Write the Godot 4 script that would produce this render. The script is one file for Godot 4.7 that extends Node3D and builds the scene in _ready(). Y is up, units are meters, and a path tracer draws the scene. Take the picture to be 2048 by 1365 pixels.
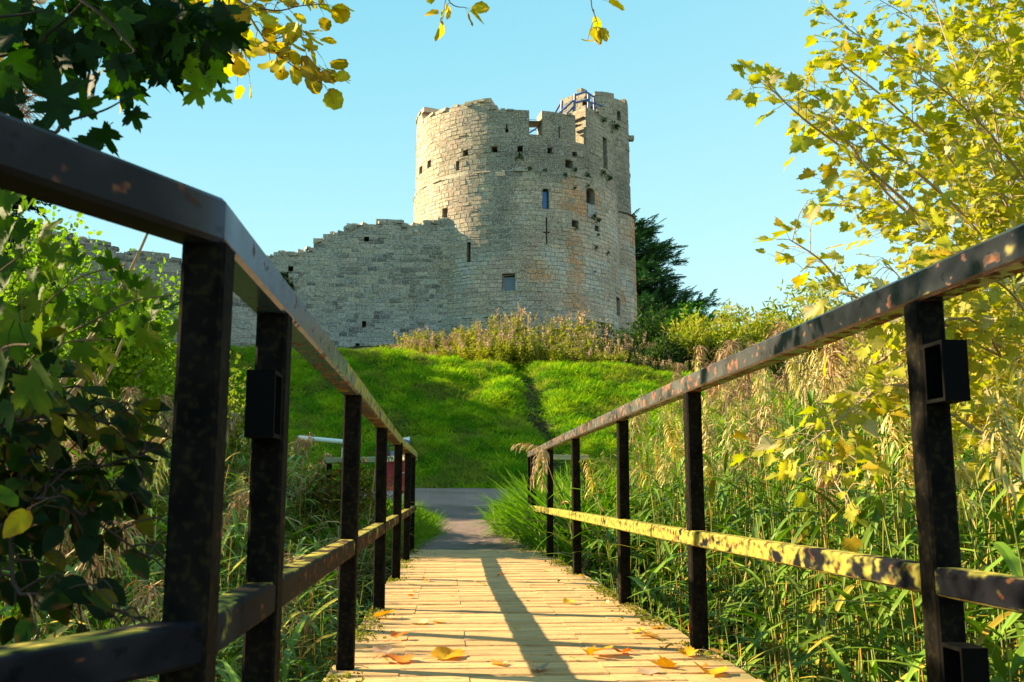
extends Node3D

const EYE := Vector3(0, 0.68, 0)
var rng := RandomNumberGenerator.new()
var nz := FastNoiseLite.new()
var nf := FastNoiseLite.new()
var mats := {}

# ---------------------------------------------------------------- mesh builder
class MB:
	var v := PackedVector3Array()
	var n := PackedVector3Array()
	var c := PackedColorArray()
	var t := PackedVector2Array()
	var ix := PackedInt32Array()
	var off := Vector3.ZERO
	func tri(a: Vector3, b: Vector3, d: Vector3, col: Color) -> void:
		var k := v.size()
		var nn := (b - a).cross(d - a).normalized()
		v.append(a - off); v.append(b - off); v.append(d - off)
		for i in 3:
			n.append(nn); c.append(col); t.append(Vector2.ZERO)
		ix.append(k); ix.append(k + 2); ix.append(k + 1)
	func quad(a: Vector3, b: Vector3, d: Vector3, e: Vector3, col: Color, u0 := Vector2.ZERO, u1 := Vector2.ZERO) -> void:
		var k := v.size()
		var nn := (d - a).cross(e - b).normalized()
		v.append(a - off); v.append(b - off); v.append(d - off); v.append(e - off)
		for i in 4:
			n.append(nn); c.append(col)
		t.append(u0); t.append(Vector2(u1.x, u0.y)); t.append(u1); t.append(Vector2(u0.x, u1.y))
		ix.append(k); ix.append(k + 2); ix.append(k + 1); ix.append(k); ix.append(k + 3); ix.append(k + 2)
	func quad2(a: Vector3, b: Vector3, d: Vector3, e: Vector3, ca: Color, cb: Color) -> void:
		var k := v.size()
		var nn := (d - a).cross(e - b).normalized()
		v.append(a - off); v.append(b - off); v.append(d - off); v.append(e - off)
		for i in 4:
			n.append(nn); t.append(Vector2.ZERO)
		c.append(ca); c.append(ca); c.append(cb); c.append(cb)
		ix.append(k); ix.append(k + 2); ix.append(k + 1); ix.append(k); ix.append(k + 3); ix.append(k + 2)
	func box(ce: Vector3, s: Vector3, col: Color, b := Basis.IDENTITY) -> void:
		var h := s * 0.5
		var p := []
		for i in 8:
			p.append(ce + b * Vector3(h.x if i & 1 else -h.x, h.y if i & 2 else -h.y, h.z if i & 4 else -h.z))
		quad(p[4], p[5], p[7], p[6], col); quad(p[1], p[0], p[2], p[3], col)
		quad(p[5], p[1], p[3], p[7], col); quad(p[0], p[4], p[6], p[2], col)
		quad(p[6], p[7], p[3], p[2], col); quad(p[0], p[1], p[5], p[4], col)
	# a box with its twelve edges cut, the long side along x; u runs along x
	func bar(x0: float, x1: float, hy: float, hz: float, ch: float, xf: Transform3D, col: Color, ua := 0.0, ub := 1.0) -> void:
		var ring := [Vector2(hz - ch, -hy), Vector2(hz, -hy + ch), Vector2(hz, hy - ch), Vector2(hz - ch, hy), Vector2(-hz + ch, hy), Vector2(-hz, hy - ch), Vector2(-hz, -hy + ch), Vector2(-hz + ch, -hy)]
		var vv := [0.0, 0.02, 0.24, 0.27, 0.48, 0.52, 0.74, 0.77, 1.0]
		for i in 8:
			var a: Vector2 = ring[i]
			var b: Vector2 = ring[(i + 1) % 8]
			quad(xf * Vector3(x0, a.y, a.x), xf * Vector3(x1, a.y, a.x), xf * Vector3(x1, b.y, b.x), xf * Vector3(x0, b.y, b.x), col, Vector2(ua, vv[i]), Vector2(ub, vv[i + 1]))
		for i in range(1, 7):
			for e in [x0, x1]:
				var a: Vector2 = ring[0]
				var b: Vector2 = ring[i]
				var d: Vector2 = ring[i + 1]
				if e == x0:
					tri(xf * Vector3(e, a.y, a.x), xf * Vector3(e, b.y, b.x), xf * Vector3(e, d.y, d.x), col)
				else:
					tri(xf * Vector3(e, a.y, a.x), xf * Vector3(e, d.y, d.x), xf * Vector3(e, b.y, b.x), col)
	func tube(pts: PackedVector3Array, r0: float, r1: float, sides: int, ca: Color, cb: Color) -> void:
		var m := pts.size()
		var k := v.size()
		for i in m:
			var f := float(i) / (m - 1)
			var d := (pts[mini(i + 1, m - 1)] - pts[maxi(i - 1, 0)]).normalized()
			var a := d.cross(Vector3(0.31, 0.2, 0.93)).normalized()
			var b := d.cross(a)
			var r := lerpf(r0, r1, f)
			for s in sides:
				var w := TAU * s / sides
				var nn := a * cos(w) + b * sin(w)
				v.append(pts[i] + nn * r - off); n.append(nn); c.append(ca.lerp(cb, f)); t.append(Vector2(float(s) / sides, f))
		for i in m - 1:
			for s in sides:
				var p := k + i * sides + s
				var q := k + i * sides + (s + 1) % sides
				ix.append(p); ix.append(p + sides); ix.append(q); ix.append(q); ix.append(p + sides); ix.append(q + sides)
	# a leaf-like ribbon that arches under its own weight
	func blade(p: Vector3, dir: Vector3, side: Vector3, length: float, width: float, droop: float, seg: int, ca: Color, cb: Color, fold := 0.0) -> void:
		var d := dir.normalized()
		var step := length / seg
		var pl := p; var pr := p
		var s := side.normalized()
		var up := s.cross(d).normalized()
		var pm := p
		for i in seg:
			var f := float(i + 1) / seg
			d = (d + Vector3(0, -droop / seg, 0)).normalized()
			up = s.cross(d).normalized()
			var q := pm + d * step
			var w := width * 0.5 * pow(sin(PI * (0.12 + 0.88 * f)), 0.6) if i < seg - 1 else 0.0008
			var ql := q - s * w
			var qr := q + s * w
			var k0 := ca.lerp(cb, f)
			if fold > 0.0:
				var qm := q - up * w * fold
				quad2(pl, pm - up * 0.0, qm, ql, ca.lerp(cb, f - 1.0 / seg), k0)
				quad2(pm, pr, qr, qm, ca.lerp(cb, f - 1.0 / seg).darkened(0.12), k0.darkened(0.12))
				pm = qm
			else:
				quad2(pl, pr, qr, ql, ca.lerp(cb, f - 1.0 / seg), k0)
				pm = q
			pl = ql; pr = qr
	func mesh() -> ArrayMesh:
		var a := []
		a.resize(Mesh.ARRAY_MAX)
		a[Mesh.ARRAY_VERTEX] = v; a[Mesh.ARRAY_NORMAL] = n; a[Mesh.ARRAY_COLOR] = c; a[Mesh.ARRAY_TEX_UV] = t; a[Mesh.ARRAY_INDEX] = ix
		var m := ArrayMesh.new()
		m.add_surface_from_arrays(Mesh.PRIMITIVE_TRIANGLES, a)
		return m

# ---------------------------------------------------------------- objects
var counts := {}
func numbered(called: String) -> String:
	counts[called] = counts.get(called, -1) + 1
	return called if counts[called] == 0 else "%s_%03d" % [called, counts[called]]
func tag(o: Node3D, label: String, category: String, group := "", kind := "") -> Node3D:
	if label: o.set_meta("label", label)
	if category: o.set_meta("category", category)
	if group: o.set_meta("group", group)
	if kind: o.set_meta("kind", kind)
	return o
func thing(called: String, label: String, category: String, at := Vector3.ZERO, group := "") -> Node3D:
	var o := Node3D.new()
	o.name = numbered(called)
	add_child(o)
	o.position = at
	return tag(o, label, category, group)
func part(called: String, m: Mesh, mat: Material, parent: Node, at := Vector3.ZERO) -> MeshInstance3D:
	var o := MeshInstance3D.new()
	o.name = called if parent != self else numbered(called)
	o.mesh = m
	o.material_override = mat
	o.position = at
	parent.add_child(o, true)
	return o
func many(called: String, m: Mesh, mat: Material, parent: Node, xs: Array, cols: Array, kind := "stuff") -> MultiMeshInstance3D:
	var mm := MultiMesh.new()
	mm.transform_format = MultiMesh.TRANSFORM_3D
	mm.use_colors = true
	mm.mesh = m
	mm.instance_count = xs.size()
	var buf := PackedFloat32Array()
	buf.resize(xs.size() * 16)
	var k := 0
	for i in xs.size():
		var x: Transform3D = xs[i]
		var b := x.basis
		buf[k] = b.x.x; buf[k + 1] = b.y.x; buf[k + 2] = b.z.x; buf[k + 3] = x.origin.x
		buf[k + 4] = b.x.y; buf[k + 5] = b.y.y; buf[k + 6] = b.z.y; buf[k + 7] = x.origin.y
		buf[k + 8] = b.x.z; buf[k + 9] = b.y.z; buf[k + 10] = b.z.z; buf[k + 11] = x.origin.z
		var c: Color = cols[i]
		buf[k + 12] = c.r; buf[k + 13] = c.g; buf[k + 14] = c.b; buf[k + 15] = 1.0
		k += 16
	mm.buffer = buf
	var o := MultiMeshInstance3D.new()
	o.name = called if parent != self else numbered(called)
	o.multimesh = mm
	o.material_override = mat
	if kind: o.set_meta("kind", kind)
	parent.add_child(o, true)
	return o

func rr(a: float, b: float) -> float: return rng.randf_range(a, b)
func rv(s := 1.0) -> Vector3: return Vector3(rr(-s, s), rr(-s, s), rr(-s, s))
func tone(c: Color, d: float) -> Color:
	var k := 1.0 + rr(-d, d)
	return Color(c.r * k * (1 + rr(-d, d) * 0.3), c.g * k, c.b * k * (1 + rr(-d, d) * 0.4))
func ss(a: float, b: float, x: float) -> float: return smoothstep(a, b, x)
func poly(table: Array, x: float) -> float:                  # piecewise linear through points sorted by x
	if x <= table[0].x: return table[0].y
	for i in table.size() - 1:
		if x <= table[i + 1].x:
			return lerpf(table[i].y, table[i + 1].y, (x - table[i].x) / maxf(table[i + 1].x - table[i].x, 1e-5))
	return table[-1].y
func curve(p: Array, steps: int) -> PackedVector3Array:      # a smooth line through points
	var o := PackedVector3Array()
	for i in p.size() - 1:
		var a: Vector3 = p[maxi(i - 1, 0)]
		var d: Vector3 = p[mini(i + 2, p.size() - 1)]
		for s in steps:
			o.append((p[i] as Vector3).cubic_interpolate(p[i + 1], a, d, float(s) / steps))
	o.append(p[-1])
	return o

# ---------------------------------------------------------------- ground
var TRACK := [Vector2(3.0, 26.2), Vector2(3.15, 28.5), Vector2(2.75, 31.0), Vector2(2.9, 33.2), Vector2(2.5, 35.0), Vector2(2.5, 36.0)]
func track_dist(x: float, d: float) -> float:
	if d < 24.0 or d > 38.0: return 9.0
	var best := 9.0
	for i in TRACK.size() - 1:
		best = minf(best, Vector2(x, d).distance_to(Geometry2D.get_closest_point_to_segment(Vector2(x, d), TRACK[i], TRACK[i + 1])))
	return best
func road_far(x: float) -> float: return 25.5 - 0.10 * (x - 0.5) + 0.25 * sin(x * 0.4)
func road_near(x: float) -> float: return 20.0 + 0.05 * x * x * (1.0 if absf(x) < 3 else 0.35)
func path_half(d: float) -> float: return 0.66 - 0.12 * ss(11.8, 14.0, d) + 1.1 * ss(18.3, 21.0, d) + 0.07 * sin(d * 2.1)
func height(x: float, z: float) -> float:
	var d := -z
	var y := 0.0
	if d < 19.0: y = lerpf(-0.03, 0.2, clampf((d - 12.0) / 7.0, 0, 1))
	elif d < 25.5: y = 0.2 + 0.5 * ss(0, 1, (d - 19.0) / 6.5) * 1.0
	else:
		var s := clampf((d - 25.5) / 9.7, 0, 1.4)
		var crest := 4.62 - 0.055 * clampf(x, -3, 14) + 0.02 * clampf(-x, 0, 20)
		var rise := s * 0.9 + 0.1 * ss(0, 1, s)
		if s > 0.82: rise = lerpf(rise, 0.985, ss(0.82, 1.12, s))
		y = 0.7 + crest * minf(rise, 1.0)
		if d > 36.0:
			var mound := exp(-pow((x - 4.0) / 8.5, 2.0))
			y += ss(36.0, 47.5, d) * (1.2 + 1.5 * mound) - ss(62.0, 95.0, d) * 5.0
		y += (nz.get_noise_2d(x * 9, d * 9) * 0.24 + nz.get_noise_2d(x * 34 + 50, d * 34) * 0.16) * ss(25.5, 27, d)
		y -= 0.42 * (1.0 - ss(0.1, 0.75, track_dist(x + 0.25 * nz.get_noise_1d(d * 60), d))) * ss(25.4, 27.5, d)
	var side := ss(1.0, 2.6, absf(x - 0.36))
	var ditch := 1.75 * ss(0.6, 2.4, d) * (1.0 - ss(9.6, 12.0 + 1.2 * side, d))
	ditch += 0.12 * side * (1.0 - ss(14.0, 18.5, d))
	y -= ditch
	if d < 19.0: y += nz.get_noise_2d(x * 14, d * 14) * 0.12 * side
	return y

func sheet(x0: float, x1: float, nx: int, z0: float, z1: float, nzz: int, fy: Callable, fc: Callable, uvs := 1.0) -> ArrayMesh:
	var mb := MB.new()
	for j in nzz + 1:
		for i in nx + 1:
			var x := lerpf(x0, x1, float(i) / nx)
			var z := lerpf(z0, z1, float(j) / nzz)
			mb.v.append(Vector3(x, fy.call(x, z), z))
			mb.c.append(fc.call(x, z)); mb.t.append(Vector2(x, z) * uvs)
	mb.n.resize(mb.v.size())
	var w := nx + 1
	for j in nzz + 1:
		for i in w:
			var e := mb.v[j * w + mini(i + 1, nx)] - mb.v[j * w + maxi(i - 1, 0)]
			var f := mb.v[mini(j + 1, nzz) * w + i] - mb.v[maxi(j - 1, 0) * w + i]
			var nn := e.cross(f).normalized()
			mb.n[j * w + i] = nn if nn.y > 0 else -nn
	for j in nzz:
		for i in nx:
			var k := j * w + i
			mb.ix.append_array(PackedInt32Array([k, k + 1, k + w, k + 1, k + w + 1, k + w] if z1 > z0 else [k, k + w, k + 1, k + 1, k + w, k + w + 1]))
	return mb.mesh()
# a strip whose two edges are given for each step, draped on the ground
func strip(n: int, left: Callable, right: Callable, m: int, lift: float, fc: Callable) -> ArrayMesh:
	var mb := MB.new()
	for j in n + 1:
		var a: Vector2 = left.call(float(j) / n)
		var b: Vector2 = right.call(float(j) / n)
		for i in m + 1:
			var p := a.lerp(b, float(i) / m)
			mb.v.append(Vector3(p.x, height(p.x, p.y) + lift + nf.get_noise_2d(p.x * 60, p.y * 60) * 0.012, p.y)); mb.c.append(fc.call(p.x, p.y)); mb.t.append(p); mb.n.append(Vector3.UP)
	for j in n:
		for i in m:
			var k := j * (m + 1) + i
			var q := k + m + 1
			var up := (mb.v[k + 1] - mb.v[k]).cross(mb.v[q] - mb.v[k])
			if up.y > 0: mb.ix.append_array(PackedInt32Array([k, q, k + 1, k + 1, q, q + 1]))
			else: mb.ix.append_array(PackedInt32Array([k, k + 1, q, k + 1, q + 1, q]))
	for j in n + 1:
		for i in m + 1:
			var e := mb.v[j * (m + 1) + mini(i + 1, m)] - mb.v[j * (m + 1) + maxi(i - 1, 0)]
			var f := mb.v[mini(j + 1, n) * (m + 1) + i] - mb.v[maxi(j - 1, 0) * (m + 1) + i]
			var nn := e.cross(f).normalized()
			mb.n[j * (m + 1) + i] = nn if nn.y > 0 else -nn
	return mb.mesh()

# ---------------------------------------------------------------- materials
func noise_tex(freq: float, ramp: Array, sd: int, size := 512, typ := FastNoiseLite.TYPE_SIMPLEX_SMOOTH, oct := 5) -> NoiseTexture2D:
	var f := FastNoiseLite.new()
	f.noise_type = typ
	f.seed = sd
	f.frequency = freq
	f.fractal_octaves = oct
	var t := NoiseTexture2D.new()
	t.width = size; t.height = size
	t.seamless = true
	t.noise = f
	if ramp.size():
		var g := Gradient.new()
		g.offsets = PackedFloat32Array(ramp.map(func(r): return r[0]))
		g.colors = PackedColorArray(ramp.map(func(r): return r[1]))
		t.color_ramp = g
	return t
func gray(x: float, a := 1.0) -> Color: return Color(x, x, x, a)
func vc_mat(rough: float, back := Color.BLACK) -> StandardMaterial3D:
	var m := StandardMaterial3D.new()
	m.vertex_color_use_as_albedo = true
	m.roughness = rough
	m.metallic_specular = 0.28
	m.cull_mode = BaseMaterial3D.CULL_DISABLED
	if back != Color.BLACK:
		m.backlight_enabled = true
		m.backlight = back
	return m
func plain(c: Color, rough := 0.7, metal := 0.0) -> StandardMaterial3D:
	var m := StandardMaterial3D.new()
	m.albedo_color = c.linear_to_srgb()
	m.roughness = rough
	m.metallic = metal
	return m
func stone_mat(lichen: float, sd: int) -> StandardMaterial3D:
	var m := vc_mat(0.93)
	m.cull_mode = BaseMaterial3D.CULL_BACK
	m.uv1_triplanar = true; m.uv1_world_triplanar = true
	m.uv1_scale = Vector3.ONE * 0.42
	m.albedo_texture = noise_tex(0.022, [[0.0, gray(0.72)], [0.4, gray(0.92)], [0.6, gray(1.0)], [1.0, gray(1.0)]], sd, 512)
	m.heightmap_enabled = true
	m.heightmap_texture = noise_tex(0.06, [], sd + 1, 512)
	m.heightmap_scale = 0.9
	m.detail_enabled = true
	m.detail_blend_mode = BaseMaterial3D.BLEND_MODE_MIX
	m.detail_uv_layer = BaseMaterial3D.DETAIL_UV_2
	m.uv2_triplanar = true; m.uv2_world_triplanar = true
	m.uv2_scale = Vector3.ONE * 0.37
	m.detail_albedo = noise_tex(0.05, [[0.0, Color(0.16, 0.15, 0.13, 0.75)], [0.30, Color(0.2, 0.19, 0.16, 0.35)], [0.36, Color(0.4, 0.4, 0.4, 0.0)], [0.70, Color(0.8, 0.8, 0.74, 0.0)], [0.76, Color(0.82, 0.82, 0.76, lichen)], [1.0, Color(0.86, 0.86, 0.8, lichen)]], sd + 2, 512, FastNoiseLite.TYPE_SIMPLEX, 3)
	return m
func ground_mat() -> StandardMaterial3D:
	var m := vc_mat(1.0)
	m.cull_mode = BaseMaterial3D.CULL_BACK
	m.uv1_triplanar = true; m.uv1_world_triplanar = true
	m.uv1_scale = Vector3.ONE * 0.6
	m.albedo_texture = noise_tex(0.05, [[0.0, gray(0.55)], [0.5, gray(0.85)], [1.0, gray(1.0)]], 31)
	m.heightmap_enabled = true
	m.heightmap_texture = noise_tex(0.09, [], 32)
	m.heightmap_scale = 4.0
	return m
func gravel_mat() -> StandardMaterial3D:
	var m := vc_mat(0.95)
	m.cull_mode = BaseMaterial3D.CULL_BACK
	m.uv1_triplanar = true; m.uv1_world_triplanar = true
	m.uv1_scale = Vector3.ONE * 1.1
	m.albedo_texture = noise_tex(0.11, [[0.0, gray(0.45)], [0.4, gray(0.75)], [0.62, gray(0.9)], [0.75, Color(1, 0.96, 0.9)], [1.0, gray(1.0)]], 41, 512, FastNoiseLite.TYPE_SIMPLEX, 3)
	m.heightmap_enabled = true
	m.heightmap_texture = noise_tex(0.11, [], 41, 512, FastNoiseLite.TYPE_SIMPLEX, 3)
	m.heightmap_scale = 3.0
	return m
# paint, chips of rust, lichen and one painted sky reflection along a rail: u along the rail, v round it (inner face, top, outer face, underside)
func rail_mat(kind: int) -> StandardMaterial3D:
	var w := 2048; var h := 64
	var im := Image.create(w, h, false, Image.FORMAT_RGB8)
	var ru := Image.create(w, h, false, Image.FORMAT_RGB8)
	var f := FastNoiseLite.new()
	f.seed = 60 + kind; f.frequency = 0.03; f.fractal_octaves = 4
	var length := 13.0
	for x in w:
		var s := float(x) / w
		for y in h:
			var a := float(x) / w * length * 100.0
			var q := float(y) / h
			var b := q * 28.0
			var n1 := f.get_noise_2d(a * 4.0, b * 5.0)
			var n2 := f.get_noise_2d(a * 5.0 + 500, b * 6.0)
			var n3 := f.get_noise_2d(a * 1.1 - 900, b * 1.6)
			var under := q > 0.74
			var top := q > 0.24 and q < 0.5
			var col := Color(0.0075, 0.0085, 0.012)
			col = col.lerp(Color(0.02, 0.022, 0.026), clampf(n3 * 1.6 + 0.3, 0, 1))
			var rough := 0.26 + 0.14 * n1
			var rust := 0.0; var lic := 0.0; var fade := 0.0
			if kind == 0: rough = lerpf(lerpf(0.8, rough - 0.06, ss(0.11, 0.135, s)), 0.75, ss(0.24, 0.36, s))
			elif kind >= 2: rough = 0.85
			if kind == 0:      # left top rail: glossy paint near, tinted blue for reflected sky, green-yellow growth further on
				lic = ss(0.2, 0.32, s) * 1.15 - 0.25; rust = 0.30 * exp(-pow((s - 0.24) / 0.03, 2.0)) + 0.05
				col = col.lerp(Color(0.05, 0.11, 0.22), ss(0.12, 0.13, s) * 0.85 * ss(0.5, 0.2, s))  # the sky mirrored in the near stretch, put into its colour
			elif kind == 1:    # right top rail: weathered grey with rust chips further on
				fade = ss(0.18, 0.36, s) * 0.6; rust = 0.10 + 0.30 * ss(0.2, 0.36, s); lic = 0.10 * ss(0.6, 1, s)
			elif kind == 2:    # left middle rail
				lic = 0.08 + 0.3 * ss(0.15, 0.5, s) + (0.4 if top else 0.0); rust = 0.34
				col = col.lerp(Color(0.035, 0.026, 0.014), ss(0.12, 0.2, s) * 0.8)
			else:              # right middle rail
				lic = 0.55 + 0.42 * ss(0.18, 0.36, s); rust = 0.26; fade = 0.0
			col = col.lerp(Color(0.16, 0.165, 0.165), fade * clampf(0.75 + n3, 0, 1))
			if under: rust = maxf(rust, 0.62); lic *= 0.4
			if top: lic = lic * 1.1
			var lm := ss(0.52, 0.36, 0.5 - n3 * 0.5 - n1 * 0.25 - (lic - 0.5) * 0.62)
			if lm > 0:
				col = col.lerp(Color(0.40, 0.34, 0.06).lerp(Color(0.15, 0.15, 0.035), clampf(0.5 + n2 * 1.3, 0, 1)) if kind != 0 else Color(0.34, 0.36, 0.045).lerp(Color(0.15, 0.17, 0.04), clampf(0.5 + n2 * 1.3, 0, 1)), lm * 0.9)
				rough = lerpf(rough, 0.9, lm)
			if kind != 1: rust *= ss(0.12, 0.3, s)
			var rm := ss(0.0, 0.05, n1 * 0.8 + n2 * 0.35 - 0.42 + rust * 0.62)
			if rm > 0:
				col = col.lerp((Color(0.34, 0.115, 0.04) if kind == 1 else Color(0.2, 0.08, 0.035)).lerp(Color(0.10, 0.04, 0.02), clampf(0.5 + n2 * 1.5, 0, 1)), rm * (0.9 if not under else 0.75))
				rough = lerpf(rough, 0.85, rm)
			if n2 > 0.42 and not under: col = col.darkened(0.5)
			im.set_pixel(x, y, col.linear_to_srgb())
			ru.set_pixel(x, y, gray(clampf(rough, 0.2, 1)))
	var m := StandardMaterial3D.new()
	m.albedo_texture = ImageTexture.create_from_image(im)
	m.roughness_texture = ImageTexture.create_from_image(ru)
	m.roughness = 1.0
	m.metallic_specular = 0.38 if kind < 2 else 0.16
	return m
func post_mat() -> StandardMaterial3D:
	var w := 256; var h := 64
	var im := Image.create(w, h, false, Image.FORMAT_RGB8)
	var f := FastNoiseLite.new()
	f.seed = 77; f.frequency = 0.03; f.fractal_octaves = 4
	for x in w:
		for y in h:
			var s := float(x) / w
			var n1 := f.get_noise_2d(x * 1.2, y * 1.2)
			var n2 := f.get_noise_2d(x * 4.0 + 300, y * 4.0)
			var col := Color(0.0035, 0.0034, 0.0034).lerp(Color(0.011, 0.0095, 0.0075), clampf(0.5 + n1, 0, 1))
			var rust := ss(0.0, 0.08, n1 + n2 * 0.5 - 0.78 + 0.86 * ss(0.40, 0.0, s))
			col = col.lerp(Color(0.11, 0.03, 0.016).lerp(Color(0.22, 0.075, 0.03), clampf(0.4 + n2, 0, 1)), rust * 0.9)
			var lic := ss(0.05, 0.2, f.get_noise_2d(x * 7.0 - 800, y * 5.0) - 0.12)
			col = col.lerp(Color(0.055, 0.046, 0.014), lic * 0.22)
			im.set_pixel(x, y, col.linear_to_srgb())
	var m := StandardMaterial3D.new()
	m.albedo_texture = ImageTexture.create_from_image(im)
	m.roughness = 0.8
	m.metallic_specular = 0.14
	return m
func wood_mat(sd: int, base: Color) -> StandardMaterial3D:
	var w := 512; var h := 192
	var im := Image.create(w, h, false, Image.FORMAT_RGB8)
	var hm := Image.create(w, h, false, Image.FORMAT_RGB8)
	var f := FastNoiseLite.new()
	f.seed = sd; f.frequency = 0.02; f.fractal_octaves = 4
	for x in w:
		for y in h:
			var g := f.get_noise_2d(x * 0.45, y * 3.0)
			var k := f.get_noise_2d(x * 2.2 + 400, y * 5.5 + 90)
			var p := f.get_noise_2d(x * 0.5 + 900, y * 0.45)
			var col := base * (0.92 + 0.30 * g + 0.14 * p)
			col.a = 1.0
			var crack := ss(0.40, 0.52, k)
			col = col.lerp(base * 0.28, crack * 0.65)
			var edge := ss(0.50, 0.32, absf(float(x) / w - 0.5))
			col = col.lerp(Color(0.20, 0.17, 0.06), (1.0 - edge) * clampf(0.35 + p * 1.5, 0, 1))
			im.set_pixel(x, y, Color(clampf(col.r, 0, 1), clampf(col.g, 0, 1), clampf(col.b, 0, 1)).linear_to_srgb())
			hm.set_pixel(x, y, gray(clampf(0.5 + g * 0.4 - crack * 0.4, 0, 1)))
	var m := StandardMaterial3D.new()
	m.albedo_texture = ImageTexture.create_from_image(im)
	m.heightmap_enabled = true
	m.heightmap_texture = ImageTexture.create_from_image(hm)
	m.heightmap_scale = 0.5
	m.roughness = 0.8
	return m

# ---------------------------------------------------------------- masonry
func cut(r: Rect2, holes: Array) -> Array:
	var out := [r]
	for h: Rect2 in holes:
		var nxt := []
		for q: Rect2 in out:
			if not q.intersects(h):
				nxt.append(q); continue
			var x0 := q.position.x; var x1 := q.end.x; var y0 := q.position.y; var y1 := q.end.y
			if h.position.y > y0: nxt.append(Rect2(x0, y0, x1 - x0, h.position.y - y0))
			if h.end.y < y1: nxt.append(Rect2(x0, h.end.y, x1 - x0, y1 - h.end.y))
			var ya := maxf(y0, h.position.y); var yb := minf(y1, h.end.y)
			if h.position.x > x0: nxt.append(Rect2(x0, ya, h.position.x - x0, yb - ya))
			if h.end.x < x1: nxt.append(Rect2(h.end.x, ya, x1 - h.end.x, yb - ya))
		out = nxt
	return out
func stone_block(mb: MB, f: Callable, r: Rect2, joint: float, proud: float, jit: float, col: Color, back: float) -> void:
	var u0 := r.position.x + joint * rr(0.4, 1.0); var u1 := r.end.x - joint * rr(0.4, 1.0)
	var v0 := r.position.y + joint * rr(0.4, 1.0); var v1 := r.end.y - joint * rr(0.4, 1.0)
	if u1 - u0 < 0.03 or v1 - v0 < 0.03: return
	var ch := minf(minf(u1 - u0, v1 - v0) * 0.2, 0.016)
	var a: Vector3 = f.call(u0, v0, -back); var b: Vector3 = f.call(u1, v0, -back); var c: Vector3 = f.call(u1, v1, -back); var d: Vector3 = f.call(u0, v1, -back)
	var e: Vector3 = f.call(u0 + ch + rr(0, jit), v0 + ch + rr(0, jit), proud + rr(-jit, jit)); var g: Vector3 = f.call(u1 - ch - rr(0, jit), v0 + ch + rr(0, jit), proud + rr(-jit, jit))
	var h: Vector3 = f.call(u1 - ch - rr(0, jit), v1 - ch - rr(0, jit), proud + rr(-jit, jit)); var i: Vector3 = f.call(u0 + ch + rr(0, jit), v1 - ch - rr(0, jit), proud + rr(-jit, jit))
	mb.quad(e, g, h, i, col); mb.quad(a, b, g, e, col); mb.quad(b, c, h, g, col); mb.quad(c, d, i, h, col); mb.quad(d, a, e, i, col)
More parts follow.
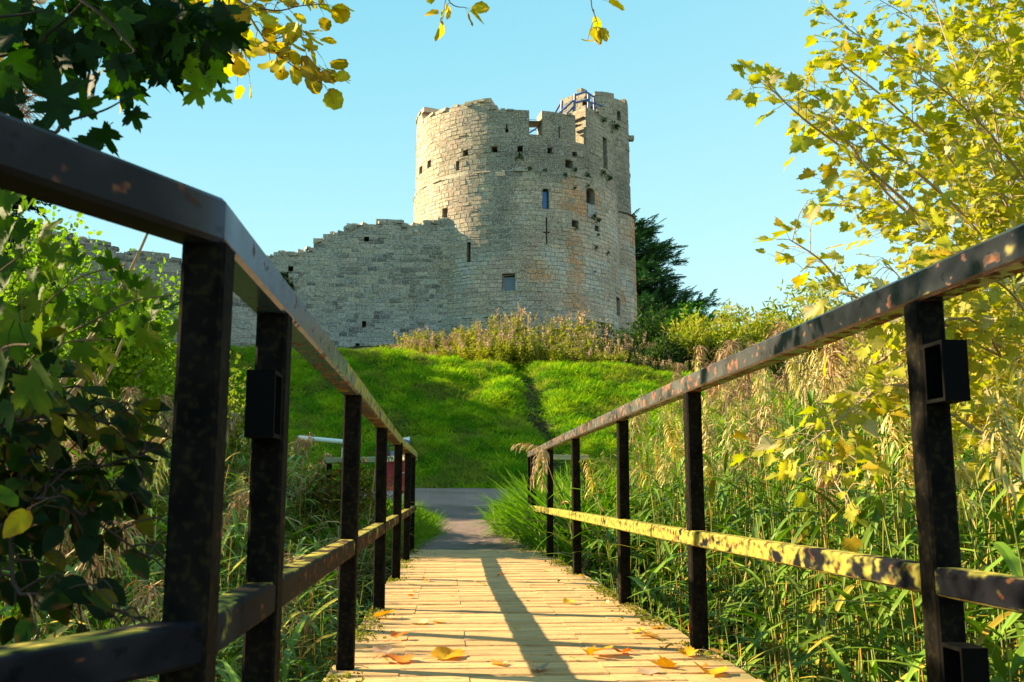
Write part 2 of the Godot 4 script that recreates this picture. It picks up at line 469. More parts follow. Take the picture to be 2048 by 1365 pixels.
# courses of single stones on a surface f(u, v, outwards); the largest 300 in view become parts of their own
func masonry(t: Node3D, f: Callable, u0: float, u1: float, v0: float, vmax: float, topf: Callable, holes: Array, colf: Callable, mat: Material, rows: Vector2, wide: Vector2, thick: float, through: Array, mortar: Color, own := 300, crumble := 0.05) -> void:
	var base := t.position
	var cells := []
	var v := v0
	while v < vmax:
		var h := rr(rows.x, rows.y)
		var u := u0 - rr(0, wide.x)
		while u < u1:
			var w := rr(wide.x, wide.y) * (1.0 if rng.randf() < 0.85 else 1.35)
			var q := Rect2(u, v, w, h)
			u += w
			var x0 := maxf(q.position.x, u0); var x1 := minf(q.end.x, u1)
			if x1 - x0 < 0.05: continue
			q = Rect2(x0, v, x1 - x0, h)
			var tp: float = topf.call(q.get_center().x)
			if v + h * 0.55 > tp + rr(-crumble, crumble): continue
			var pieces := [q]
			if rng.randf() < 0.17:
				var k := rr(0.38, 0.62)
				pieces = [Rect2(x0, v, x1 - x0, h * k), Rect2(x0, v + h * k, x1 - x0, h * (1 - k))]
				if x1 - x0 > 0.34 and rng.randf() < 0.6:
					var g := (x1 - x0) * rr(0.35, 0.65)
					pieces = [pieces[0], Rect2(x0, v + h * k, g, h * (1 - k)), Rect2(x0 + g, v + h * k, x1 - x0 - g, h * (1 - k))]
			for piece: Rect2 in pieces:
				for c: Rect2 in cut(piece, holes):
					if c.size.x > 0.02 and c.size.y > 0.02: cells.append([c, tp - v - h < 0.75])
		v += h
	var scored := []
	for i in cells.size():
		var r: Rect2 = cells[i][0]
		var ce := r.get_center()
		var p: Vector3 = f.call(ce.x, ce.y, 0.0)
		var nn: Vector3 = (f.call(ce.x, ce.y, 1.0) - p).normalized()
		var to := EYE - p
		scored.append([-r.get_area() * maxf(0.0, nn.dot(to.normalized())) / to.length_squared(), i])
	scored.sort_custom(func(a, b): return a[0] < b[0])
	var single := {}
	for k in mini(own, scored.size()): single[scored[k][1]] = true
	var mm := MB.new(); mm.off = base            # mortar, backs and tops
	var ms := MB.new(); ms.off = base            # the stones that are not parts of their own
	for i in cells.size():
		var r: Rect2 = cells[i][0]
		var x0 := r.position.x; var x1 := r.end.x; var y0 := r.position.y; var y1 := r.end.y
		var mc := tone(mortar, 0.12)
		mm.quad(f.call(x0, y0, 0.0), f.call(x1, y0, 0.0), f.call(x1, y1, 0.0), f.call(x0, y1, 0.0), mc)
		var ce := r.get_center()
		var col: Color = colf.call(ce.x, ce.y)
		if cells[i][1]:
			var a: Vector3 = f.call(x0, y0, -thick); var b: Vector3 = f.call(x1, y0, -thick); var c: Vector3 = f.call(x1, y1, -thick); var d: Vector3 = f.call(x0, y1, -thick)
			var e: Vector3 = f.call(x0, y0, 0.0); var g: Vector3 = f.call(x1, y0, 0.0); var h: Vector3 = f.call(x1, y1, 0.0); var k: Vector3 = f.call(x0, y1, 0.0)
			mm.quad(b, a, d, c, col); mm.quad(k, h, c, d, col); mm.quad(g, b, c, h, col); mm.quad(a, e, k, d, col)
		var pr := rr(0.004, 0.018) if rng.randf() < 0.86 else rr(-0.018, 0.045)
		if single.has(i):
			var mb := MB.new()
			mb.off = f.call(ce.x, ce.y, 0.0)
			stone_block(mb, f, r, 0.006, pr, 0.006, col, 0.02)
			if mb.v.size(): part("stone", mb.mesh(), mat, t, mb.off - base)
		else:
			stone_block(ms, f, r, 0.006, pr, 0.006, col, 0.02)
	var du := 0.24
	u0 += 0.01; u1 -= 0.01
	var u := u0
	while u < u1:                                  # the wall's inner face and its rough top
		var w := minf(du, u1 - u)
		var tp: float = minf(topf.call(u), minf(topf.call(u + w * 0.5), topf.call(u + w))) - 0.5
		for c: Rect2 in cut(Rect2(u, v0, w, tp - v0), through):
			mm.quad(f.call(c.end.x, c.position.y, -thick), f.call(c.position.x, c.position.y, -thick), f.call(c.position.x, c.end.y, -thick), f.call(c.end.x, c.end.y, -thick), mortar)
		mm.quad(f.call(u, tp, 0.0), f.call(u + w, tp, 0.0), f.call(u + w, tp, -thick), f.call(u, tp, -thick), mortar)
		u += w
	part("mortar", mm.mesh(), mat, t)
	var o := part("stones", ms.mesh(), mat, t)
	o.set_meta("kind", "stuff")
# the sides and back of an opening
func reveal(mb: MB, f: Callable, r: Rect2, depth: float, col: Color, back: bool, roofed := true) -> void:
	var x0 := r.position.x; var x1 := r.end.x; var y0 := r.position.y; var y1 := r.end.y
	var a: Vector3 = f.call(x0, y0, 0.015); var b: Vector3 = f.call(x1, y0, 0.015); var c: Vector3 = f.call(x1, y1, 0.015); var d: Vector3 = f.call(x0, y1, 0.015)
	var e: Vector3 = f.call(x0, y0, -depth); var g: Vector3 = f.call(x1, y0, -depth); var h: Vector3 = f.call(x1, y1, -depth); var k: Vector3 = f.call(x0, y1, -depth)
	mb.quad(b, a, e, g, col); mb.quad(c, b, g, h, col); mb.quad(a, d, k, e, col)
	if roofed: mb.quad(d, c, h, k, col)
	if back: mb.quad(e, g, h, k, col)
func arch_fill(mb: MB, f: Callable, r: Rect2, depth: float, col: Color) -> void:
	var hw := r.size.x * 0.5
	var cx := r.get_center().x
	var cy := r.end.y - hw * 0.75
	for s in [-1.0, 1.0]:
		for i in 5:
			var a := PI * 0.5 * i / 5; var b := PI * 0.5 * (i + 1) / 5
			var p := Vector2(cx + s * hw * cos(a), cy + hw * 0.75 * sin(a)); var q := Vector2(cx + s * hw * cos(b), cy + hw * 0.75 * sin(b))
			var k := Vector2(cx + s * hw, r.end.y)
			var P: Vector3 = f.call(p.x, p.y, 0.02); var Q: Vector3 = f.call(q.x, q.y, 0.02); var K: Vector3 = f.call(k.x, k.y, 0.02)
			var P2: Vector3 = f.call(p.x, p.y, -depth); var Q2: Vector3 = f.call(q.x, q.y, -depth)
			if s > 0: mb.tri(P, K, Q, col); mb.quad(Q, Q2, P2, P, col)
			else: mb.tri(P, Q, K, col); mb.quad(P, P2, Q2, Q, col)

# ---------------------------------------------------------------- leaves
func outline(kind: String) -> PackedVector2Array:
	var o := PackedVector2Array()
	if kind == "maple" or kind == "poplar":
		var m := kind == "maple"
		var lobes := [[-28, 0.52], [32, 0.86], [90, 1.0], [148, 0.86], [208, 0.52]] if m else [[-25, 0.46], [28, 0.74], [90, 1.0], [152, 0.74], [205, 0.46]]
		var sinus := 0.36 if m else 0.52
		for i in 5:
			var a := deg_to_rad(lobes[i][0]); var r: float = lobes[i][1]
			var w := 0.33 if m else 0.36
			o.append(Vector2.from_angle(a - w) * lerpf(sinus, r, 0.42))
			o.append(Vector2.from_angle(a - w * 0.62) * r * 0.80)
			o.append(Vector2.from_angle(a - w * 0.34) * r * 0.76)
			o.append(Vector2.from_angle(a) * r)
			o.append(Vector2.from_angle(a + w * 0.34) * r * 0.76)
			o.append(Vector2.from_angle(a + w * 0.62) * r * 0.80)
			o.append(Vector2.from_angle(a + w) * lerpf(sinus, r, 0.42))
			if i < 4: o.append(Vector2.from_angle(deg_to_rad((lobes[i][0] + lobes[i + 1][0]) * 0.5)) * sinus)
		o.append(Vector2(0, -0.12))
		for i in o.size(): o[i] = o[i] * 0.62 + Vector2(0, 0.32)
	elif kind == "round":
		for i in 18:
			var a := -PI / 2 + TAU * (i + 0.5) / 18
			var r := 0.47 * (1.0 + 0.05 * (1 if i % 2 else -1)) * (1.0 + 0.22 * pow(maxf(0, sin(a)), 6.0))
			o.append(Vector2(cos(a) * r, 0.46 + sin(a) * r))
	else:
		for i in 16:
			var f := float(i) / 8.0
			var s := 1.0 if i < 8 else -1.0
			var y := f if i < 8 else 2.0 - f
			o.append(Vector2(s * 0.30 * pow(sin(PI * pow(clampf(y, 0.0, 1.0), 0.8)), 0.8) * (1.0 + 0.06 * (i % 2)), y))
	return o
func leaf_shape(mb: MB, kind: String, x: Transform3D, col: Color, edge: Color, fold: float, curl: float, stalk: float, spot := 0.0) -> void:
	var o := outline(kind)
	var m := o.size()
	var ce := Vector2(0, 0.38)
	var w0 := rr(0, 6.0)
	var k := mb.v.size()
	var ps := [ce]
	for i in m: ps.append(ce + (o[i] - ce) * 0.55)
	for i in m: ps.append(o[i])
	for i in ps.size():
		var p: Vector2 = ps[i]
		mb.v.append(x * Vector3(p.x, stalk + p.y, fold * (0.25 * absf(p.x) + 1.3 * p.x * p.x) - curl * (p.y - 0.2) * (p.y - 0.2) * 1.2 + 0.03 * sin(p.x * 9 + p.y * 7 + w0)) - mb.off)
		mb.n.append(Vector3.ZERO); mb.t.append(p)
		var c := col
		if i > m:
			var q := i - m - 1
			c = col.lerp(edge, 0.7 if (q * 7) % 5 < 2 else 0.2)
			if spot > 0 and (q * 13) % 7 < 2: c = Color(0.16, 0.06, 0.02)
		elif i > 0:
			c = col * (1.22 if (i - 1) % 8 == 3 else 0.95)
		mb.c.append(c)
	for i in m:
		var j := (i + 1) % m
		for t in [[k, k + 1 + i, k + 1 + j], [k + 1 + i, k + 1 + m + i, k + 1 + m + j], [k + 1 + i, k + 1 + m + j, k + 1 + j]]:
			mb.ix.append(t[0]); mb.ix.append(t[2]); mb.ix.append(t[1])
			var nn := (mb.v[t[1]] - mb.v[t[0]]).cross(mb.v[t[2]] - mb.v[t[0]])
			for e in t: mb.n[e] += nn
	for i in range(k, mb.v.size()): mb.n[i] = mb.n[i].normalized()
	if stalk > 0:
		mb.tube(PackedVector3Array([x * Vector3.ZERO, x * Vector3(0.03, stalk * 0.5, 0.02), x * Vector3(0, stalk + 0.05, 0)]), 0.012 * x.basis.x.length(), 0.008 * x.basis.x.length(), 3, col * 0.8, col * 0.9)
func leaf_variants(kind: String, cols: Array, edges: Array, n: int, stalk: float, spot := 0.0) -> Array:
	var out := []
	for c in cols.size():
		for k in n:
			var mb := MB.new()
			leaf_shape(mb, kind, Transform3D.IDENTITY, tone(cols[c], 0.12), edges[c], rr(0.05, 0.45), rr(-0.1, 0.35), stalk, spot if rng.randf() < 0.4 else 0.0)
			out.append(mb.mesh())
	return out
# leaves: the 300 largest in view are parts of their own, the rest one part
func hang_leaves(t: Node3D, xs: Array, variants: Array, mat: Material, own := 300, called := "leaf") -> void:
	var cam := get_node("camera") as Camera3D
	var inv := cam.transform.affine_inverse()
	var sc := []
	for i in xs.size():
		var p: Vector3 = inv * (xs[i] as Transform3D).origin
		var s: float = (xs[i] as Transform3D).basis.x.length() / maxf(-p.z, 0.3)
		if -p.z < 0.2 or absf(p.x / p.z) > 0.55 or absf(p.y / p.z) > 0.38: s *= 0.01
		sc.append([-s, i])
	sc.sort_custom(func(a, b): return a[0] < b[0])
	var rest := {}
	for k in sc.size():
		var i: int = sc[k][1]
		var vi := rng.randi() % variants.size()
		var x: Transform3D = xs[i]
		if k < own and sc[k][0] < -0.004:
			var o := part(called, variants[vi], mat, t)
			o.transform = Transform3D(x.basis, x.origin - t.position)
		else:
			if not rest.has(vi % 4): rest[vi % 4] = []
			rest[vi % 4].append(Transform3D(x.basis, x.origin - t.position))
	if rest.size():
		var all := MB.new()
		for key in rest:
			var a: Array = (variants[key] as ArrayMesh).surface_get_arrays(0)
			for x: Transform3D in rest[key]:
				var k := all.v.size()
				all.v.append_array(x * (a[Mesh.ARRAY_VERTEX] as PackedVector3Array))
				var nn := Transform3D(x.basis.orthonormalized(), Vector3.ZERO) * (a[Mesh.ARRAY_NORMAL] as PackedVector3Array)
				all.n.append_array(nn)
				var cc: PackedColorArray = a[Mesh.ARRAY_COLOR]
				all.c.append_array(cc)
				all.t.append_array(a[Mesh.ARRAY_TEX_UV])
				for q in a[Mesh.ARRAY_INDEX]: all.ix.append(q + k)
		var o := part("foliage", all.mesh(), mat, t)
		o.set_meta("kind", "stuff")
func look(dir: Vector3, normal: Vector3, s: float, at: Vector3) -> Transform3D:
	var y := dir.normalized()
	var z := (normal - y * normal.dot(y)).normalized()
	if z.length() < 0.5: z = y.cross(Vector3(0.3, 0.8, 0.5)).normalized()
	return Transform3D(Basis(y.cross(z), y, z) * s, at)
# one branch: the wood along the points, side twigs, and leaves on it and on them
func branch(wood: MB, xs: Array, pts: Array, r0: float, r1: float, every: float, twig: Vector2, size: Vector2, from: float, wc: Color, droop := 0.5, step := 0.05) -> void:
	var p := curve(pts, 6)
	wood.tube(p, r0, r1, 6, wc, wc * 1.2)
	var total := 0.0
	for i in p.size() - 1: total += p[i].distance_to(p[i + 1])
	var done := 0.0; var nxt := from * total
	for i in p.size() - 1:
		var seg := p[i].distance_to(p[i + 1])
		while nxt < done + seg:
			var at := p[i].lerp(p[i + 1], (nxt - done) / seg)
			var along := (p[i + 1] - p[i]).normalized()
			var d := (along * 0.8 + rv().normalized() * 0.9 + Vector3(0, 0.1, 0)).normalized()
			var len := rr(twig.x, twig.y) * (1.0 - 0.45 * nxt / total)
			var tp := curve([at, at + d * len * 0.5 + Vector3(0, 0.02, 0), at + d * len + Vector3(0, -droop * len * 0.25, 0)], 3)
			if len > 0.03: wood.tube(tp, r1 * 0.8 + 0.0008, 0.0011, 4, wc * 1.15, wc * 1.35)
			var m := maxi(1, int(len / step))
			for k in m + 1:
				var q: Vector3 = tp[mini(int(float(k + 1) / (m + 1) * tp.size()), tp.size() - 1)]
				leaf_at(xs, q, (d + rv(0.8)).normalized(), rr(size.x, size.y), droop)
			nxt += every * rr(0.6, 1.4)
		done += seg
	for k in 3: leaf_at(xs, p[-1], (p[-1] - p[-2]).normalized() + rv(0.6), rr(size.x, size.y), droop)
func leaf_at(xs: Array, q: Vector3, d: Vector3, s: float, droop: float) -> void:
	var y := (d + Vector3(0, -droop, 0)).normalized()
	var z := (Vector3(rr(-0.6, 0.6), 0.7, rr(-0.2, 0.9)) + rv(0.5)).normalized()
	xs.append(look(y, z, s, q))

# ---------------------------------------------------------------- the scene
func _ready() -> void:
	rng.seed = 20231
	nz.seed = 5; nz.frequency = 0.02; nz.fractal_octaves = 4
	nf.seed = 9; nf.frequency = 0.05; nf.fractal_octaves = 3
	build_camera_and_light()
	build_materials()
	build_ground()
	build_keep()
	build_curtain_wall()
	build_bridge()
	build_far_things()
	build_trees()
	build_reeds()
	build_grass()
	build_poplar()
	build_maple()
	build_left_bushes()
	build_fallen_leaves()

func build_camera_and_light() -> void:
	var cam := Camera3D.new()
	cam.name = "camera"
	cam.near = 0.05; cam.far = 600.0; cam.fov = 37.68
	var at := CameraAttributesPhysical.new()
	at.frustum_focal_length = 35.17
	at.frustum_focus_distance = 7.5
	at.exposure_aperture = 11.0
	at.frustum_near = 0.05; at.frustum_far = 600.0
	cam.attributes = at
	cam.position = EYE
	cam.rotation = Vector3(deg_to_rad(8.53), deg_to_rad(-3.79), 0)
	add_child(cam)
	cam.current = true
	var sun_dir := Vector3(-0.828, 0.485, -0.283).normalized()
	# the air: pale near the horizon and towards the sun, a clear blue higher up
	var w := 512; var h := 256
	var im := Image.create(w, h, false, Image.FORMAT_RGBF)
	for y in h:
		var el := (0.5 - (y + 0.5) / h) * PI
		for x in w:
			var az := ((x + 0.5) / w - 0.5) * TAU          # 0 looks along -z
			var d := Vector3(sin(az) * cos(el), sin(el), -cos(az) * cos(el))
			var ang := rad_to_deg(acos(clampf(d.dot(sun_dir), -1, 1)))
			var k := pow(clampf(1.0 - maxf(d.y, 0.0), 0, 1), 2.6)
			var c := Color(0.002, 0.135, 0.202).lerp(Color(0.25, 0.365, 0.36), k)
			c = c.lerp(Color(0.40, 0.40, 0.39), 0.85 * exp(-ang / 40.0))
			if d.y < 0: c = c.lerp(Color(0.10, 0.12, 0.08), clampf(-d.y * 8.0, 0, 1))
			im.set_pixel(x, y, c)
	var sky := Sky.new()
	var pm := PanoramaSkyMaterial.new()
	pm.panorama = ImageTexture.create_from_image(im)
	sky.sky_material = pm
	var e := Environment.new()
	e.background_mode = Environment.BG_SKY
	e.sky = sky
	e.tonemap_mode = Environment.TONE_MAPPER_LINEAR
	e.tonemap_exposure = 3.8
	e.sdfgi_enabled = true; e.ssao_enabled = true; e.ssil_enabled = true
	var we := WorldEnvironment.new()
	we.name = "environment"
	we.environment = e
	add_child(we)
	var sun := DirectionalLight3D.new()
	sun.name = "sun"
	sun.light_energy = 1.6
	sun.light_color = Color(1.0, 0.90, 0.72)
	sun.light_angular_distance = 0.5
	sun.shadow_enabled = true
	sun.look_at_from_position(Vector3.ZERO, -sun_dir, Vector3.UP)
	add_child(sun)

func build_materials() -> void:
	mats.leaf = vc_mat(0.6, Color(0.85, 1.0, 0.30))
	mats.yellow_leaf = vc_mat(0.6, Color(0.95, 1.0, 0.3))
	mats.dry = vc_mat(0.85, Color(0.55, 0.5, 0.4))
	mats.reed = vc_mat(0.42, Color(0.55, 0.7, 0.25))
	mats.grass = vc_mat(0.7, Color(0.9, 1.0, 0.2))
	mats.bark = vc_mat(0.9)
	mats.needle = vc_mat(0.7, Color(0.2, 0.3, 0.15))
	mats.ground = ground_mat()
	mats.gravel = gravel_mat()
	mats.keep = stone_mat(0.85, 11)
	mats.wall = stone_mat(0.45, 21)
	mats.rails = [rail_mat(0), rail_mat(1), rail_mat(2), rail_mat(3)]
	mats.post = post_mat()
	mats.wood = [wood_mat(81, Color(0.50, 0.295, 0.115)), wood_mat(82, Color(0.54, 0.33, 0.135)), wood_mat(83, Color(0.45, 0.265, 0.10)), wood_mat(84, Color(0.50, 0.29, 0.115))]
	mats.plain = vc_mat(0.7)
	mats.black = vc_mat(0.7)
	mats.pale = wood_mat(91, Color(0.40, 0.37, 0.20))
	mats.black.metallic_specular = 0.14

# ---------------------------------------------------------------- ground
func build_ground() -> void:
	var gc := func(x: float, z: float) -> Color:
		var d := -z
		var c := Color(0.045, 0.06, 0.018)
		if d < 12.5: c = Color(0.05, 0.04, 0.025)
		var td := track_dist(x, d)
		if td < 0.5: c = c.lerp(Color(0.075, 0.05, 0.03), ss(0.5, 0.2, td))
		return tone(c, 0.12)
	tag(part("ground", sheet(-30, 30, 170, 6, -60, 200, height, gc), mats.ground, self), "", "", "", "structure")
	var far := func(x: float, z: float) -> float: return (height(clampf(x, -30, 30), maxf(z, -60)) if absf(x) > 29.0 or z < -58.0 else -4.0) - 0.06 - 0.008 * maxf(absf(x) - 30, 0.0) - 0.03 * maxf(-z - 60, 0.0)
	tag(part("far_ground", sheet(-300, 300, 120, 60, -400, 90, far, func(_x, _z): return tone(Color(0.06, 0.08, 0.02), 0.15)), mats.ground, self), "", "", "", "structure")
	var rc := func(x: float, z: float) -> Color:
		var c := Color(0.43, 0.315, 0.285)
		var g := nz.get_noise_2d(x * 22, z * 22)
		if g > 0.25: c = c.lerp(Color(0.16, 0.16, 0.06), clampf((g - 0.25) * 2, 0, 0.5))
		return tone(c, 0.10)
	var rd := func(x: float, z: float) -> Color: return rc.call(x, z) * Color(1.5, 1.42, 1.42)
	tag(part("gravel_road", strip(90, func(s): return Vector2(lerpf(-26, 26, s), -road_near(clampf(lerpf(-26, 26, s), -9, 9))), func(s): return Vector2(lerpf(-26, 26, s), -road_far(clampf(lerpf(-26, 26, s), -9, 9))), 24, 0.03, rd), mats.gravel, self), "", "", "", "structure")
	tag(part("gravel_path", strip(80, func(s): return Vector2(0.36 - path_half(lerpf(11.7, 21.2, s)) + nf.get_noise_1d(s * 190) * 0.12, -lerpf(11.7, 21.2, s)), func(s): return Vector2(0.36 + path_half(lerpf(11.7, 21.2, s)) + nf.get_noise_1d(s * 210 + 50) * 0.12, -lerpf(11.7, 21.2, s)), 18, 0.036, rc), mats.gravel, self), "", "", "", "structure")

# ---------------------------------------------------------------- the round keep
const KC := Vector2(3.75, -53.5)
const KR := 5.62
const UCN := Vector2(8.35, -55.3)
const UR := 2.15
func keep_at(u: float, v: float, w: float) -> Vector3:
	var a := u / KR
	v += 0.055 * nf.get_noise_2d(sin(a) * 55.0, cos(a) * 55.0 + v * 7.0)
	var r := KR + w + 0.03 * nf.get_noise_2d(a * 40.0 + 200.0, v * 5.0) + 0.012 * (16.0 - v) - (0.07 if v > 16.45 else 0.0) + (0.20 if v < 9.05 else 0.0)
	return Vector3(KC.x + sin(a) * r, v, KC.y + cos(a) * r)
func turret_at(u: float, v: float, w: float) -> Vector3:
	var a := u / UR
	var r := UR + w + 0.012 * (16.0 - v) + (0.17 if v < 16.1 else 0.0)
	return Vector3(UCN.x + sin(a) * r, v, UCN.y + cos(a) * r)
func spot(p: Vector2, c: Vector2, r: Vector2) -> float:
	var q := (p - c) / r
	return clampf(1.35 - q.length() - nf.get_noise_2d(p.x * 30, p.y * 30) * 0.5, 0, 1)
var ORANGE := [[Vector2(2.763, 15.219), Vector2(0.85, 0.9)], [Vector2(3.239, 14.775), Vector2(0.75, 0.35)], [Vector2(2.528, 13.115), Vector2(0.3, 0.6)], [Vector2(2.783, 11.609), Vector2(0.42, 1.0)], [Vector2(2.763, 9.906), Vector2(0.75, 0.40)], [Vector2(0.682, 11.187), Vector2(0.65, 0.5)], [Vector2(4.165, 15.481), Vector2(0.4, 0.5)]]
var DARK := [[Vector2(-0.927, 16.002), Vector2(0.7, 2.0)], [Vector2(1.358, 17.378), Vector2(3.2, 0.9)], [Vector2(-0.175, 19.116), Vector2(1.4, 0.7)], [Vector2(1.917, 19.027), Vector2(0.5, 1.4)], [Vector2(1.758, 16.380), Vector2(0.9, 0.8)], [Vector2(-1.049, 13.700), Vector2(0.7, 1.6)]]
func keep_color(u: float, v: float) -> Color:
	var p := Vector2(u, v)
	var n1 := nf.get_noise_2d(u * 9, v * 9) * 1.5
	var c := Color(0.50, 0.425, 0.30)
	var k := rng.randf()
	if k < 0.22: c = Color(0.51, 0.40, 0.30)
	elif k < 0.40: c = Color(0.43, 0.415, 0.34)
	elif k < 0.52: c = Color(0.55, 0.47, 0.31)
	c = c.lerp(Color(0.49, 0.365, 0.285), clampf(n1 * 1.2, 0, 0.5))
	c = c.lerp(Color(0.40, 0.415, 0.385), clampf(-n1 * 1.4, 0, 0.6) * ss(17, 12, v))
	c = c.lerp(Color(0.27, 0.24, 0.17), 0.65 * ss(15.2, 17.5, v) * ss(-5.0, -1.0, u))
	for s in DARK: c = c.lerp(Color(0.20, 0.185, 0.145), spot(p, s[0], s[1]) * 0.85)
	for s in ORANGE: c = c.lerp(Color(0.60, 0.28, 0.11), spot(p, s[0], s[1] * 1.15) * 0.85)
	var mot := 1.0 + 0.42 * nz.get_noise_2d(u * 16.0 + 500.0, v * 11.0) + 0.22 * nf.get_noise_2d(u * 30.0, v * 24.0)
	return tone(Color(c.r * 1.03 * mot, c.g * 0.98 * mot, c.b * 0.95 * mot), 0.11)
func build_keep() -> void:
	var t := thing("round_keep", "weathered round stone castle keep with broken parapet and rear stair turret", "castle tower", Vector3(KC.x, 7.0, KC.y))
	var top := [Vector2(-7.497, 20.374), Vector2(-6.721, 20.408), Vector2(-5.890, 20.379), Vector2(-4.558, 20.311), Vector2(-3.379, 20.300), Vector2(-2.370, 20.311), Vector2(-1.885, 20.278), Vector2(-1.727, 20.155), Vector2(-1.700, 19.888), Vector2(-1.184, 19.770), Vector2(-0.426, 19.720), Vector2(0.293, 19.657), Vector2(0.318, 19.658), Vector2(0.974, 19.652), Vector2(1.923, 19.744), Vector2(2.911, 19.768), Vector2(3.275, 19.850), Vector2(3.315, 20.291), Vector2(4.304, 20.366), Vector2(4.959, 20.457), Vector2(5.585, 20.134), Vector2(6.353, 19.696)]
	var topf := func(u: float) -> float:
		var a := u / KR
		if a > PI: a -= TAU
		if a < -1.75 or a > 1.5: return 19.4
		if a < -1.2: return 21.0 - 0.3 * ss(-1.3, -1.75, a)
		return poly(top, a * KR)
	var holes := [Rect2(0.953, 14.561, 0.339, 1.056), Rect2(3.489, 15.192, 0.639, 0.822), Rect2(-5.985, 17.469, 0.369, 0.384), Rect2(-7.119, 17.426, 0.432, 0.393), Rect2(-3.235, 17.483, 0.294, 0.290), Rect2(-1.641, 17.481, 0.308, 0.287), Rect2(-0.302, 17.470, 0.275, 0.312), Rect2(1.253, 17.486, 0.268, 0.288), Rect2(2.697, 17.545, 0.317, 0.239), Rect2(2.243, 16.871, 0.449, 0.421), Rect2(2.536, 13.810, 0.368, 0.337), Rect2(4.095, 13.834, 0.333, 0.291), Rect2(-1.045, 10.394, 0.614, 0.825), Rect2(-2.873, 11.885, 0.195, 1.020), Rect2(-4.473, 14.201, 0.352, 0.709), Rect2(-3.659, 16.826, 0.188, 0.476), Rect2(5.111, 17.488, 0.478, 1.689), Rect2(6.313, 9.793, 0.767, 0.976), Rect2(1.113, 12.751, 0.065, 1.377), Rect2(0.996, 13.317, 0.116, 0.064), Rect2(1.177, 13.330, 0.131, 0.064), Rect2(1.886, 18.340, 0.070, 0.635)]
	var keyhole := [Rect2(-0.879, 18.677, 0.063, 0.236), Rect2(-0.929, 18.494, 0.164, 0.183), Rect2(0.305, 18.414, 0.669, 2.587), Rect2(2.927, 18.317, 0.720, 3.135)]
	var crenels := [Rect2(0.304, 18.414, 0.668, 1.236), Rect2(2.918, 18.317, 0.717, 1.560)]
	var all := holes + keyhole
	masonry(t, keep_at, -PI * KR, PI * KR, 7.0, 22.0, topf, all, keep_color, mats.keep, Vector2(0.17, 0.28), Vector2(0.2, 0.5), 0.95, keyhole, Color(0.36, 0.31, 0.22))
	for i in holes.size():
		if i != 0 and i != 1 and i != 12:
			var rv0 := MB.new(); rv0.off = t.position
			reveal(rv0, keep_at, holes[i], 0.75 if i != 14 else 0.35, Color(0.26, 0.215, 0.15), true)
			part("opening", rv0.mesh(), mats.keep, t)
	for r in keyhole.slice(0, 2) + crenels:
		var rv0 := MB.new(); rv0.off = t.position
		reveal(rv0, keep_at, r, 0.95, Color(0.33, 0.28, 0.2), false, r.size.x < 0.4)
		part("opening", rv0.mesh(), mats.keep, t)
	var rub := MB.new(); rub.off = t.position
	var ru := -1.7 * KR
	while ru < 0.88 * KR:
		var tv: float = topf.call(ru)
		var inside := false
		for r: Rect2 in crenels: inside = inside or (ru > r.position.x - 0.15 and ru < r.end.x + 0.15)
		if not inside:
			rub.box(keep_at(ru, tv - rr(0.02, 0.12), -rr(0.05, 0.3)), Vector3(rr(0.16, 0.4), rr(0.08, 0.16), rr(0.25, 0.4)), keep_color(ru, tv), Basis.from_euler(Vector3(rr(-0.15, 0.15), ru / KR + rr(-0.15, 0.15), rr(-0.15, 0.15))))
		ru += rr(0.16, 0.34)
	part("rubble", rub.mesh(), mats.keep, t).set_meta("kind", "stuff")
	# windows: a blue-shuttered lancet, an arched one with a blocked lower half, a square glazed one
	var blue := plain(Color(0.03, 0.13, 0.36), 0.45)
	var pane := plain(Color(0.10, 0.15, 0.20), 0.08)
	var frame := plain(Color(0.42, 0.38, 0.30), 0.8)
	for i in [0, 1, 12]:
		var r: Rect2 = holes[i]
		var w := MB.new(); w.off = t.position
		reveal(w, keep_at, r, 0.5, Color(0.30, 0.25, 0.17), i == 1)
		if i != 12: arch_fill(w, keep_at, r, 0.5, Color(0.36, 0.30, 0.19))
		var o := part("window", w.mesh(), mats.keep, t)
		var pm := MB.new(); pm.off = t.position
		var s := 0.0 if i != 1 else r.size.x * 0.12
		var dep := 0.16 if i == 0 else 0.3
		pm.quad(keep_at(r.position.x + s, r.position.y, -dep), keep_at(r.end.x - s - (0.06 if i == 0 else 0.0), r.position.y, -dep), keep_at(r.end.x - s - (0.06 if i == 0 else 0.0), r.end.y - 0.12, -dep), keep_at(r.position.x + s, r.end.y - 0.12, -dep), Color.WHITE)
		part("shutter" if i == 0 else "pane", pm.mesh(), blue if i == 0 else (plain(Color(0.02, 0.022, 0.022), 0.3) if i == 1 else pane), o)
		var fm := MB.new(); fm.off = t.position
		if i == 12:
			for q in [Rect2(r.position.x, r.position.y - 0.10, r.size.x, 0.1), Rect2(r.position.x, r.end.y - 0.07, r.size.x, 0.07), Rect2(r.position.x, r.position.y, 0.06, r.size.y)]:
				stone_block(fm, keep_at, q, 0.002, 0.03 if q.size.y < 0.12 and q.position.y < r.position.y else -0.22, 0.0, Color(0.40, 0.36, 0.28), 0.3)
			part("sill", fm.mesh(), mats.keep, o)
	var bl: Rect2 = Rect2(3.548, 14.486, 0.565, 0.687)
	var bm := MB.new(); bm.off = t.position
	bm.quad(keep_at(bl.position.x, bl.position.y, 0.04), keep_at(bl.end.x, bl.position.y, 0.04), keep_at(bl.end.x, bl.end.y, 0.04), keep_at(bl.position.x, bl.end.y, 0.04), Color(0.36, 0.36, 0.33))
	part("blocked_window", bm.mesh(), mats.keep, t)
